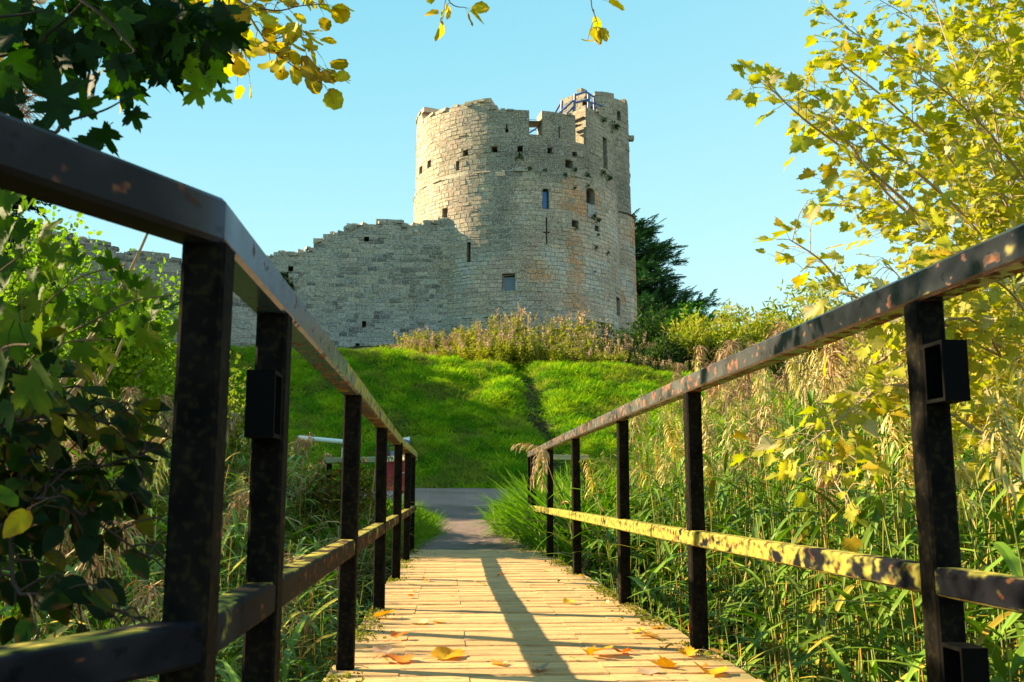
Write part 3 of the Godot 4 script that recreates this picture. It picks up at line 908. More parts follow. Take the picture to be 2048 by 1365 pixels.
	# the string course and the plinth moulding
	for lv in [[16.42, 0.12, 0.055, "string_course"], [9.02, 0.14, 0.10, "plinth_moulding"]]:
		var sm := MB.new(); sm.off = t.position
		var u := -2.0 * KR
		while u < 1.6 * KR:
			var w := rr(0.45, 0.8)
			var gone: bool = lv[3] == "string_course" and rng.randf() < (0.35 if u > 0.9 else 0.15)
			if not gone: stone_block(sm, keep_at, Rect2(u, lv[0], w, lv[1] * rr(0.8, 1.2)), 0.006, lv[2] + rr(-0.03, 0.03), 0.02, tone(Color(0.32, 0.285, 0.2), 0.2), 0.1)
			u += w
		part(lv[3], sm.mesh(), mats.keep, t)
	# the stair turret behind, broken open towards the left
	var ut := [Vector2(-0.467, 19.512), Vector2(-0.231, 22.933), Vector2(0.137, 22.939), Vector2(0.902, 22.827), Vector2(1.695, 22.789), Vector2(2.451, 22.749)]
	var utop := func(u: float) -> float:
		var a := u / UR
		if a > PI: a -= TAU
		if a < -0.22: return 17.2
		if a > 2.3: return 20.2
		if a > 1.0: return 22.9
		return poly(ut, a * UR)
	var uh := [Rect2(1.277, 21.460, 0.296, 0.537)]
	var tt := Node3D.new()
	tt.name = "turret"
	t.add_child(tt)
	masonry_in(t, tt, turret_at, -PI * UR, PI * UR, 7.0, 24.0, utop, uh, keep_color, mats.keep, Vector2(0.24, 0.36), Vector2(0.3, 0.6), 0.7)
	var tm := MB.new(); tm.off = t.position
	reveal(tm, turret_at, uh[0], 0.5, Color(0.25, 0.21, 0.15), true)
	var u2 := -1.0 * UR
	while u2 < 2.2 * UR:
		var w := rr(0.4, 0.7)
		stone_block(tm, turret_at, Rect2(u2, 16.0, w, 0.16), 0.006, 0.08, 0.02, tone(Color(0.28, 0.25, 0.18), 0.2), 0.1)
		u2 += w
	tm.box(turret_at(1.45 * UR, 20.9, 0.12), Vector3(0.34, 0.26, 0.36), Color(0.33, 0.29, 0.2))
	part("moulding", tm.mesh(), mats.keep, tt)
	# the ragged stair wall behind the parapet, lit on its face
	var A := Vector3(4.9, 0, -55.2); var B := Vector3(8.0, 0, -52.0)
	var dirw := (B - A).normalized()
	var nrm := Vector3(-dirw.z * -1.0, 0, -dirw.x) * -1.0
	nrm = Vector3(dirw.z, 0, -dirw.x)
	if nrm.x > 0: nrm = -nrm
	var L := A.distance_to(B)
	var wf := func(u: float, v: float, w: float) -> Vector3: return A + dirw * u + nrm * w + Vector3(0, v, 0)
	var wt := func(u: float) -> float: return poly([Vector2(0, 20.1), Vector2(0.9, 20.9), Vector2(1.3, 21.2), Vector2(2.0, 22.0), Vector2(2.2, 22.6), Vector2(3.2, 22.75), Vector2(3.62, 22.9), Vector2(3.66, 21.0), Vector2(L, 20.8)], u)
	var sw := Node3D.new()
	sw.name = "stair_wall"
	t.add_child(sw)
	masonry_in(t, sw, wf, 0, L, 16.5, 23.5, wt, [], keep_color, mats.keep, Vector2(0.2, 0.32), Vector2(0.3, 0.55), 0.5)
	# blue timber stair rail on the wall top
	var bp := plain(Color(0.05, 0.10, 0.27), 0.5)
	var posts := [Vector3(5.956, 20.513, -50.500), Vector3(6.586, 20.335, -50.000), Vector3(7.389, 20.766, -50.200), Vector3(7.771, 20.991, -50.600)]
	var heads := [Vector3(6.015, 21.240, -50.500), Vector3(6.649, 21.443, -50.000), Vector3(7.398, 21.601, -50.200), Vector3(7.752, 21.608, -50.600)]
	for i in 4:
		var pb := MB.new(); pb.off = t.position
		pb.tube(PackedVector3Array([posts[i] - Vector3(0, 0.4, 0), heads[i]]), 0.075, 0.075, 4, Color.WHITE, Color.WHITE)
		part("stair_post", pb.mesh(), bp, t)
	for k in [[Vector3(5.747, 20.954, -51.500), Vector3(5.988, 21.183, -50.500)], [Vector3(5.841, 20.449, -50.200), Vector3(6.700, 21.222, -50.000)], [Vector3(6.199, 20.442, -50.300), Vector3(6.616, 20.750, -50.000)], [Vector3(6.648, 21.360, -50.000), Vector3(7.319, 21.683, -50.200)], [Vector3(6.645, 20.944, -50.000), Vector3(7.367, 21.238, -50.200)], [Vector3(7.372, 21.601, -50.200), Vector3(7.835, 21.579, -50.800)], [Vector3(7.366, 21.127, -50.200), Vector3(8.301, 21.300, -51.200)], [Vector3(7.801, 21.216, -50.600), Vector3(8.305, 21.351, -51.400)]]:
		var pb := MB.new(); pb.off = t.position
		pb.tube(PackedVector3Array([k[0], k[1]]), 0.06, 0.06, 4, Color.WHITE, Color.WHITE)
		part("stair_rail", pb.mesh(), bp, t)
	var wire := MB.new(); wire.off = t.position
	for k in [[Vector3(4.061, 19.661, -49.200), Vector3(4.969, 19.630, -49.200)], [Vector3(4.060, 19.094, -49.200), Vector3(4.966, 19.063, -49.200)], [Vector3(4.208, 19.545, -51.000), Vector3(5.015, 20.095, -51.000)], [Vector3(4.556, 19.386, -51.000), Vector3(5.147, 19.735, -51.000)]]:
		wire.tube(PackedVector3Array([k[0], k[1]]), 0.015 if k[0].z > -50 else 0.05, 0.015 if k[0].z > -50 else 0.05, 4, Color.WHITE, Color.WHITE)
	part("guard_rail", wire.mesh(), bp, t)
	# little plants rooted in the joints
	var where := ["under the parapet square hole near the tower middle", "on the broken string course left of the arched window", "below the large ragged hole right of the tower middle", "on the ledge under the long slit", "on the ledge end next to the stair turret", "below the blocked arched window", "hanging just under the blocked arched window sill", "at the foot of the rust stained square hole", "under the small hole below the arched window", "alone on the wall below the small right hole", "rightmost on the lower tower face", "tiny and lowest on the tower face", "above the rust stain left of the arched window", "beside the head of the arched window", "high on the right parapet below the stair rail", "on the string course above the blue shutter", "on the string course between the blue shutter and the arched window", "on the string course right above the arched window"]
	var wi := -1
	for k in [[Vector2(-0.178, 17.236), 0.42], [Vector2(1.090, 16.572), 0.25], [Vector2(2.782, 16.846), 0.3], [Vector2(4.873, 17.124), 0.4], [Vector2(5.477, 16.988), 0.45], [Vector2(3.951, 14.591), 0.38], [Vector2(4.268, 14.443), 0.35], [Vector2(2.746, 13.736), 0.22], [Vector2(4.252, 13.649), 0.22], [Vector2(4.036, 12.903), 0.30], [Vector2(5.118, 12.869), 0.26], [Vector2(3.975, 11.696), 0.14], [Vector2(2.708, 15.810), 0.2], [Vector2(3.533, 16.091), 0.24], [Vector2(5.107, 20.062), 0.4], [Vector2(0.322, 16.601), 0.25], [Vector2(2.180, 16.462), 0.3], [Vector2(3.614, 16.690), 0.35]]:
		var p := keep_at(k[0].x, k[0].y, 0.05)
		wi += 1
		wall_plant(p, k[1] * 0.75, (p - Vector3(KC.x, p.y, KC.y)).normalized(), where[wi])
	wall_plant(turret_at(0.1, 21.2, 0.05), 0.45, Vector3(0, 0, 1), "high on the front of the stair turret")
	wall_plant(turret_at(1.0, 21.0, 0.05), 0.45, Vector3(0.4, 0, 1), "below the small opening of the stair turret")
	wall_plant(Vector3(-7.95, 11.15, -49.0), 0.5, Vector3(0, 0, 1), "on the curtain wall, upper of two by the left handrail")
	wall_plant(Vector3(-7.7, 10.75, -49.0), 0.5, Vector3(0, 0, 1), "on the curtain wall, lower of two by the left handrail")
func wall_plant(p: Vector3, s: float, nrm: Vector3, place: String) -> void:
	var t := thing("wall_plant", "green plant " + place, "plant", p, "small plants growing from the castle masonry")
	var mb := MB.new()
	for i in 46:
		var d := (nrm * 0.8 + rv() + Vector3(0, 0.1, 0)).normalized()
		mb.blade(d * s * rr(0.0, 0.5), (d + Vector3(0, 0.3, 0)), d.cross(rv()).normalized(), s * rr(0.3, 0.6), s * 0.22, 1.2, 3, tone(Color(0.04, 0.075, 0.02), 0.3), tone(Color(0.07, 0.12, 0.03), 0.3))
	part("foliage", mb.mesh(), mats.leaf, t)
# masonry whose pieces belong to one part of a thing
func masonry_in(t: Node3D, sub: Node3D, f: Callable, u0: float, u1: float, v0: float, vmax: float, topf: Callable, holes: Array, colf: Callable, mat: Material, rows: Vector2, wide: Vector2, thick: float) -> void:
	var shift := func(u: float, v: float, w: float) -> Vector3: return f.call(u, v, w) - t.position
	masonry(sub, shift, u0, u1, v0, vmax, topf, holes, colf, mat, rows, wide, thick, [], Color(0.36, 0.31, 0.22), 0)

# ---------------------------------------------------------------- the curtain wall
const WP := [Vector2(0.9, -49.2), Vector2(-9.0, -49.0), Vector2(-18.0, -44.5), Vector2(-27.0, -41.5)]
func wall_at(u: float, v: float, w: float) -> Vector3:
	var s := -u
	for i in 3:
		var L: float = WP[i].distance_to(WP[i + 1])
		if s <= L or i == 2:
			var p: Vector2 = WP[i].lerp(WP[i + 1], s / L)
			var e: Vector2 = (WP[i] - WP[i + 1]).normalized()
			v += 0.07 * nf.get_noise_2d(u * 9.0, v * 7.0)
			w += 0.05 * nf.get_noise_2d(u * 6.0 + 300.0, v * 6.0)
			return Vector3(p.x - e.y * w, v, p.y + e.x * w)
		s -= L
	return Vector3.ZERO
func wall_color(u: float, v: float) -> Color:
	var c := Color(0.42, 0.39, 0.305)
	var k := rng.randf()
	if k < 0.3: c = Color(0.37, 0.36, 0.30)
	elif k < 0.45: c = Color(0.46, 0.41, 0.30)
	var n1 := nf.get_noise_2d(u * 7 + 90, v * 12)
	var n2 := nf.get_noise_2d(u * 16 - 40, v * 40)
	c = c.lerp(Color(0.38, 0.395, 0.37), clampf(ss(10.5, 8.0, v), 0, 0.7))
	var p := Vector2(u, v)
	var dark := clampf(n2 * 4.0 - 0.1, 0, 1) * clampf(n1 * 2.2 + 0.5 + 0.5 * ss(-10, -13, u), 0, 1)
	dark = maxf(dark, 0.8 * clampf(spot(p, Vector2(-2.507, 11.623), Vector2(1.9, 1.6)) * (0.45 + n2 * 2.2), 0, 1))
	dark = maxf(dark, 0.5 * spot(p, Vector2(-2.542, 10.603), Vector2(0.25, 2.2)))
	dark = maxf(dark, 0.75 * ss(-10.5, -13.5, u) * clampf(0.55 + n2 * 1.5, 0, 1))
	if rng.randf() < 0.03: dark = maxf(dark, 0.6)
	c = c.lerp(Color(0.085, 0.09, 0.088), dark * 0.85)
	c = c.lerp(Color(0.36, 0.30, 0.13), 0.45 * spot(p, Vector2(-0.889, 12.168), Vector2(0.8, 1.4)))
	return tone(c, 0.13)
func build_curtain_wall() -> void:
	var t := thing("curtain_wall", "grey ruined castle curtain wall with stepped broken top left of the round keep", "castle wall", Vector3(-9.0, 5.0, -49.0))
	var top := [Vector2(-25.398, 11.941), Vector2(-21.236, 12.304), Vector2(-20.035, 12.245), Vector2(-18.590, 12.113), Vector2(-17.523, 11.902), Vector2(-16.682, 11.891), Vector2(-16.645, 11.612), Vector2(-16.277, 11.658), Vector2(-16.259, 11.731), Vector2(-15.953, 11.769), Vector2(-15.923, 11.630), Vector2(-15.548, 11.652), Vector2(-15.325, 11.655), Vector2(-14.306, 11.610), Vector2(-13.909, 11.464), Vector2(-12.559, 11.573), Vector2(-11.126, 11.841), Vector2(-9.902, 12.189), Vector2(-9.344, 12.225), Vector2(-9.277, 12.404), Vector2(-8.204, 12.478), Vector2(-7.962, 12.585), Vector2(-7.471, 12.570), Vector2(-7.461, 13.055), Vector2(-7.217, 13.137), Vector2(-6.878, 13.350), Vector2(-6.634, 13.458), Vector2(-6.023, 13.703), Vector2(-5.780, 13.889), Vector2(-4.912, 13.935), Vector2(-4.240, 13.977), Vector2(-4.218, 14.132), Vector2(-3.295, 14.154), Vector2(-2.592, 14.041), Vector2(-2.560, 13.602), Vector2(-2.460, 13.604), Vector2(-2.442, 14.071), Vector2(-2.041, 14.158), Vector2(-1.288, 14.254), Vector2(-0.707, 14.242), Vector2(-0.277, 14.096), Vector2(1.499, 13.512)]
	var topf := func(u: float) -> float: return poly(top, u) + 0.14 * nf.get_noise_1d(u * 60) + 0.10 * nf.get_noise_1d(u * 190 + 70)
	var holes := [Rect2(-5.068, 13.008, 0.248, 0.257), Rect2(-8.761, 11.429, 0.244, 0.253), Rect2(-5.073, 8.699, 0.196, 0.300), Rect2(-5.365, 7.623, 0.195, 0.224)]
	masonry(t, wall_at, Vector2(-26.479, 11.829).x, 0.0, 5.0, 16.0, topf, holes, wall_color, mats.wall, Vector2(0.17, 0.28), Vector2(0.24, 0.58), 1.5, [], Color(0.43, 0.40, 0.32), 300, 0.08)
	var rub := MB.new(); rub.off = t.position
	var ru: float = Vector2(-26.479, 11.829).x
	while ru < -0.2:
		var tv: float = topf.call(ru)
		for k in 2:
			var s := Vector3(rr(0.12, 0.34), rr(0.08, 0.20), rr(0.2, 0.4))
			var p := wall_at(ru + rr(-0.1, 0.1), tv - rr(0.02, 0.20), -rr(0.02, 0.5))
			rub.box(p, s, wall_color(ru, tv) * 1.05, Basis.from_euler(Vector3(rr(-0.3, 0.3), rr(-0.5, 0.5), rr(-0.35, 0.35))))
		ru += rr(0.10, 0.22)
	part("rubble", rub.mesh(), mats.wall, t).set_meta("kind", "stuff")
	for r in holes:
		var rv0 := MB.new(); rv0.off = t.position
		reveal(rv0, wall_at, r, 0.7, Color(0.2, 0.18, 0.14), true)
		part("opening", rv0.mesh(), mats.wall, t)

# ---------------------------------------------------------------- the footbridge
func build_bridge() -> void:
	var t := thing("footbridge", "timber decked footbridge with dark painted steel tube railings over the reedy moat", "footbridge", Vector3(0.36, 0, -6.5))
	# planks
	var pm := []
	for k in 6:
		var mb := MB.new()
		var ua := rr(0, 0.05)
		var ring := 6
		for s in ring:
			var x0 := lerpf(-0.79, 0.79, float(s) / ring); var x1 := lerpf(-0.79, 0.79, float(s + 1) / ring)
			mb.bar(x0, x1, 0.022, 0.0665, 0.009, Transform3D(Basis.IDENTITY, Vector3(0, 0.002 * sin(s * 2.0 + k), 0)), Color.WHITE, ua + (1 - ua) * s / ring, ua + (1 - ua) * (s + 1.0) / ring)
		pm.append(mb.mesh())
	var z := -1.0
	while z > -11.95:
		var w := rr(0.93, 1.07)
		var o := part("plank", pm[rng.randi() % 6], mats.wood[rng.randi() % 4], t)
		o.transform = Transform3D(Basis.from_euler(Vector3(rr(-0.015, 0.015), rr(-0.004, 0.004) + 0.006, rr(-0.003, 0.003))) * Basis.from_scale(Vector3(1 + rr(-0.005, 0.005), 1, w * (1 if rng.randi() % 2 else -1) * 1.0)), Vector3(rr(-0.004, 0.004), -0.022 + rr(-0.003, 0.003), z + 6.5 - 0.0675 * w))
		z -= 0.135 * w + rr(0.010, 0.020)
	for x in [-0.36, 1.08]:
		var bm := MB.new()
		bm.bar(-5.7, 5.7, 0.11, 0.035, 0.008, Transform3D(Basis(Vector3.UP, PI / 2), Vector3(x - 0.36, -0.16, 0)), Color.WHITE)
		part("beam", bm.mesh(), mats.post, t)
	# railings: inner faces at x = -0.345 and x = 1.065
	var lx := -0.378; var rx := 1.098
	var left_line := [Vector3(-1.15, 0, -0.10), Vector3(lx, 0, -1.53), Vector3(lx, 0, -4.0), Vector3(lx - 0.01, 0, -8.0), Vector3(lx + 0.02, 0, -11.7)]
	var right_line := [Vector3(rx + 0.75, 0, -0.2), Vector3(rx + 0.04, 0, -1.75), Vector3(rx + 0.03, 0, -2.4), Vector3(rx - 0.02, 0, -5.0), Vector3(rx - 0.02, 0, -9.0), Vector3(rx, 0, -13.0)]
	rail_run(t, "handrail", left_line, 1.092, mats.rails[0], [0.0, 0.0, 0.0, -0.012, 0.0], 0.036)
	rail_run(t, "handrail", right_line, 1.155, mats.rails[1], [0.0, 0.0, 0.0, -0.01, -0.005, -0.01], 0.036)
	rail_run(t, "middle_rail", left_line, 0.462, mats.rails[2], [0.0, 0.0, 0.0, 0.0, 0.02], 0.032)
	rail_run(t, "middle_rail", right_line, 0.478, mats.rails[3], [0.0, 0.0, 0.0, 0.0, 0.0, -0.01], 0.032)
	# the far ends turn outwards, their sunlit look put into a paler material
	rail_run(t, "handrail", [Vector3(lx + 0.02, 0, -11.75), Vector3(-0.75, 0, -12.7), Vector3(-1.55, 0, -13.2)], 1.07, mats.pale, [0, 0, 0], 0.036, 7.0)
	rail_run(t, "handrail", [Vector3(rx, 0, -13.05), Vector3(1.5, 0, -13.6), Vector3(1.95, 0, -13.7)], 1.13, mats.pale, [0, 0, 0], 0.036, 6.0)
	var pmesh := MB.new()
	pmesh.bar(0, 1.0, 0.033, 0.038, 0.006, Transform3D(Basis(Vector3(0, 1, 0), Vector3(1, 0, 0), Vector3(0, 0, -1)), Vector3.ZERO), Color.WHITE)
	var post_mesh := pmesh.mesh()
	var place := func(x: float, zz: float, y0: float, y1: float) -> void:
		var o := part("post", post_mesh, mats.post, t)
		o.transform = Transform3D(Basis.from_euler(Vector3(rr(-0.006, 0.006), 0, rr(-0.006, 0.006))) * Basis.from_scale(Vector3(1, y1 - y0, 1)), Vector3(x - 0.36, y0, zz + 6.5))
	for zz in [-1.555, -2.17, -4.02, -6.04, -8.03, -10.12, -11.62]: place.call(lx, zz, -0.28, 1.058)
	place.call(rx + 0.033, -2.26, -0.28, 1.118)
	for zz in [-4.38, -6.2, -8.4, -10.6, -12.6, -13.0]: place.call(rx, zz, -0.28, 1.118)
	place.call(-1.5, -13.18, -0.5, 1.03)
	place.call(1.9, -13.69, -0.5, 1.09)
	place.call(-0.95, -0.44, -0.5, 1.05)
	# open tube brackets welded on the outer faces of the near posts
	for k in [[lx - 0.035, -2.17, -1, 0.855], [lx - 0.035, -2.17, -1, 0.18], [rx + 0.068, -2.26, 1, 0.945], [rx + 0.068, -2.26, 1, 0.27]]:
		var bm := MB.new()
		var hy := 0.064 if k[3] > 0.5 else 0.075
		var c := Vector3(k[0] - 0.36 - k[2] * 0.039, k[3], k[1] + 6.5 + 0.086)
		for q in [[Vector3(0, hy, 0), Vector3(0.058, 0.008, 0.09)], [Vector3(0, -hy, 0), Vector3(0.058, 0.008, 0.09)], [Vector3(0, 0, 0.041), Vector3(0.058, hy * 2 - 0.008, 0.008)], [Vector3(0, 0, -0.041), Vector3(0.058, hy * 2 - 0.008, 0.008)], [Vector3(k[2] * 0.024, 0, 0), Vector3(0.008, hy * 2 - 0.008, 0.074)]]:
			bm.box(c + q[0], q[1], Color(0.006, 0.006, 0.006))
		part("bracket", bm.mesh(), mats.black, t)
	# moss along the deck edges
	var mm := MB.new(); mm.off = t.position
	for i in 300:
		var left := rng.randf() < 0.5
		var zz := rr(-11.8, -2.6)
		if nz.get_noise_2d(zz * 40, 10.0 if left else 90.0) < -0.02: continue
		for j in 16:
			var p := Vector3((-0.425 + absf(rng.randfn(0, 0.06))) if left else (1.135 - absf(rng.randfn(0, 0.055))), 0.0, zz + rng.randfn(0, 0.07))
			mm.blade(p, Vector3(rr(-0.6, 0.6), 1, rr(-0.6, 0.6)), rv(), rr(0.010, 0.028), 0.018, 1.0, 2, tone(Color(0.12, 0.12, 0.025), 0.35), tone(Color(0.20, 0.19, 0.04), 0.3))
	var mo := part("moss", mm.mesh(), mats.grass, t)
	mo.set_meta("kind", "stuff")
func rail_run(t: Node3D, called: String, line: Array, y: float, mat: Material, dy: Array, hh: float, done := 0.0) -> void:
	var total := 0.0
	for i in line.size() - 1: total += line[i].distance_to(line[i + 1])
	var mb := MB.new(); mb.off = t.position
	# one cross-section at each bend, mitred, so that the tube runs on
	var ring := []
	for i in line.size():
		var a: Vector3 = (line[i] - line[maxi(i - 1, 0)]).normalized() if i > 0 else (line[1] - line[0]).normalized()
		var b: Vector3 = (line[mini(i + 1, line.size() - 1)] - line[i]).normalized() if i < line.size() - 1 else a
		var m := (a + b).normalized()
		var s := m.cross(Vector3.UP).normalized() / maxf(0.3, m.dot(a))
		ring.append([line[i] + Vector3(0, y + dy[i], 0), s])
	var ch := 0.007
	var sec := [Vector2(-hh, -hh + ch), Vector2(-hh, hh - ch), Vector2(-hh + ch, hh), Vector2(hh - ch, hh), Vector2(hh, hh - ch), Vector2(hh, -hh + ch), Vector2(hh - ch, -hh), Vector2(-hh + ch, -hh)]
	var vv := [0.02, 0.23, 0.26, 0.48, 0.52, 0.72, 0.76, 0.98, 1.0]
	if line[0].x > 0.36:
		vv = [0.52, 0.72, 0.48, 0.26, 0.23, 0.02, 0.98, 0.78, 0.76]
	for i in line.size() - 1:
		var L: float = line[i].distance_to(line[i + 1])
		var ua := done / 13.0; var ub := (done + L) / 13.0
		for k in 8:
			var p: Vector2 = sec[k]; var q: Vector2 = sec[(k + 1) % 8]
			var P0: Vector3 = ring[i][0] - ring[i][1] * p.x + Vector3(0, p.y, 0); var Q0: Vector3 = ring[i][0] - ring[i][1] * q.x + Vector3(0, q.y, 0)
			var P1: Vector3 = ring[i + 1][0] - ring[i + 1][1] * p.x + Vector3(0, p.y, 0); var Q1: Vector3 = ring[i + 1][0] - ring[i + 1][1] * q.x + Vector3(0, q.y, 0)
			mb.quad(P0, P1, Q1, Q0, Color.WHITE)
			var n := mb.t.size()
			mb.t[n - 4] = Vector2(ua, vv[k]); mb.t[n - 3] = Vector2(ub, vv[k]); mb.t[n - 2] = Vector2(ub, vv[k + 1]); mb.t[n - 1] = Vector2(ua, vv[k + 1])
		done += L
	for e in [0, line.size() - 1]:
		for k in range(1, 7):
			var P := []
			for q in [0, k, k + 1]: P.append(ring[e][0] - ring[e][1] * sec[q].x + Vector3(0, sec[q].y, 0))
			if e == 0: mb.tri(P[0], P[2], P[1], Color.WHITE)
			else: mb.tri(P[0], P[1], P[2], Color.WHITE)
	part(called, mb.mesh(), mat, t)

# ---------------------------------------------------------------- things by the road
func build_far_things() -> void:
	# white barrier pole on posts at the roadside
	var y0 := height(-2.3, -19.0)
	var t := thing("barrier_pole", "white horizontal barrier pole on a white post beside the gravel road", "barrier", Vector3(-2.3, y0, -19.0))
	var mb := MB.new()
	mb.tube(PackedVector3Array([Vector3(-2.794, 1.686, -19.400), Vector3(-1.723, 1.566, -18.800)]), 0.045, 0.045, 10, Color(0.75, 0.75, 0.72), Color(0.75, 0.75, 0.72))
	for i in mb.v.size(): mb.v[i] -= t.position
	part("pole", mb.mesh(), mats.plain, t)
	var pb := MB.new()
	var pp := Vector3(-1.811, 1.394, -18.900) - t.position
	pb.box(Vector3(pp.x, pp.y * 0.5, pp.z), Vector3(0.09, pp.y, 0.09), Color(0.5, 0.5, 0.47))
	part("post", pb.mesh(), mats.plain, t)
	var sb := MB.new()
	sb.box(Vector3(-1.814, 1.342, -18.750) - t.position, Vector3(0.20, 0.26, 0.02), Color(0.72, 0.74, 0.74))
	part("plate", sb.mesh(), mats.plain, t)
	# a red pushchair with a blue and white hood, half hidden by the railing
	var c := Vector3(-1.004, 0.653, -22.000)
	c.y = height(c.x, c.z) + 0.03
	var p := thing("pushchair", "red pushchair with small blue and white hood behind the far railing posts", "pushchair", c)
	var red := plain(Color(0.34, 0.018, 0.022), 0.75)
	var red2 := plain(Color(0.45, 0.07, 0.03), 0.75)
	var dark := plain(Color(0.02, 0.02, 0.022), 0.6)
	var white := plain(Color(0.7, 0.74, 0.76), 0.5)
	var s := MB.new()
	s.box(Vector3(-0.20, 0.68, 0.02), Vector3(0.17, 0.72, 0.14), Color.WHITE, Basis(Vector3.FORWARD, 0.06))
	s.box(Vector3(0.05, 0.60, 0.06), Vector3(0.22, 0.86, 0.16), Color.WHITE, Basis(Vector3.FORWARD, -0.08))
	part("seat", s.mesh(), red, p)
	var a := MB.new()
	a.box(Vector3(0.22, 0.50, 0.0), Vector3(0.10, 0.66, 0.30), Color.WHITE, Basis(Vector3.FORWARD, -0.22))
	a.box(Vector3(0.0, 0.28, 0.05), Vector3(0.5, 0.10, 0.34), Color.WHITE)
	part("apron", a.mesh(), red2, p)
	var fr := MB.new()
	for sx in [-0.28, 0.26]:
		fr.tube(PackedVector3Array([Vector3(sx, 0.08, 0.25), Vector3(sx, 0.7, -0.05), Vector3(sx * 0.9, 1.22, -0.35)]), 0.014, 0.014, 6, Color.WHITE, Color.WHITE)
		fr.tube(PackedVector3Array([Vector3(sx, 0.08, -0.3), Vector3(sx, 0.7, -0.02)]), 0.014, 0.014, 6, Color.WHITE, Color.WHITE)
	fr.tube(PackedVector3Array([Vector3(-0.25, 1.22, -0.35), Vector3(0.24, 1.22, -0.35)]), 0.018, 0.018, 6, Color.WHITE, Color.WHITE)
	part("frame", fr.mesh(), dark, p)
	for w in [Vector3(-0.3, 0.12, 0.27), Vector3(0.28, 0.12, 0.27), Vector3(-0.3, 0.12, -0.3), Vector3(0.28, 0.12, -0.3)]:
		var tm := TorusMesh.new()
		tm.inner_radius = 0.075; tm.outer_radius = 0.115; tm.rings = 20; tm.ring_segments = 8
		var o := part("wheel", tm, dark, p, w)
		o.rotation = Vector3(0, 0, PI / 2)
	var hd := MB.new()
	var A := Vector3(0.02, 1.36, 0.05); var B := Vector3(0.22, 1.40, 0.05); var D := Vector3(0.20, 1.16, 0.12)
	hd.tri(A, D, B, Color.WHITE); hd.tri(A + Vector3(0, 0, -0.3), B + Vector3(0, 0, -0.3), D + Vector3(0, 0, -0.3), Color.WHITE)
	hd.quad(A + Vector3(0, 0, -0.3), A, B, B + Vector3(0, 0, -0.3), Color.WHITE); hd.quad(B + Vector3(0, 0, -0.3), B, D, D + Vector3(0, 0, -0.3), Color.WHITE)
	part("hood", hd.mesh(), white, p)
	var hb := MB.new()
	hb.box(Vector3(0.16, 1.26, 0.09), Vector3(0.12, 0.13, 0.07), Color.WHITE, Basis(Vector3.FORWARD, 0.3))
	part("hood_trim", hb.mesh(), plain(Color(0.05, 0.13, 0.38), 0.6), p)
	var bg := MB.new()
	bg.tube(PackedVector3Array([Vector3(-0.10, 1.08, 0.16), Vector3(-0.10, 0.86, 0.16)]), 0.09, 0.10, 12, Color.WHITE, Color.WHITE)
	part("bag", bg.mesh(), plain(Color(0.16, 0.22, 0.33), 0.4), p)
	var st := MB.new()
	st.tube(PackedVector3Array([Vector3(0.0, 0.55, 0.17), Vector3(0.26, 0.72, 0.16)]), 0.008, 0.008, 4, Color.WHITE, Color.WHITE)
	st.tube(PackedVector3Array([Vector3(0.0, 0.72, 0.17), Vector3(0.1, 0.98, 0.16)]), 0.008, 0.008, 4, Color.WHITE, Color.WHITE)
	part("strap", st.mesh(), white, p)

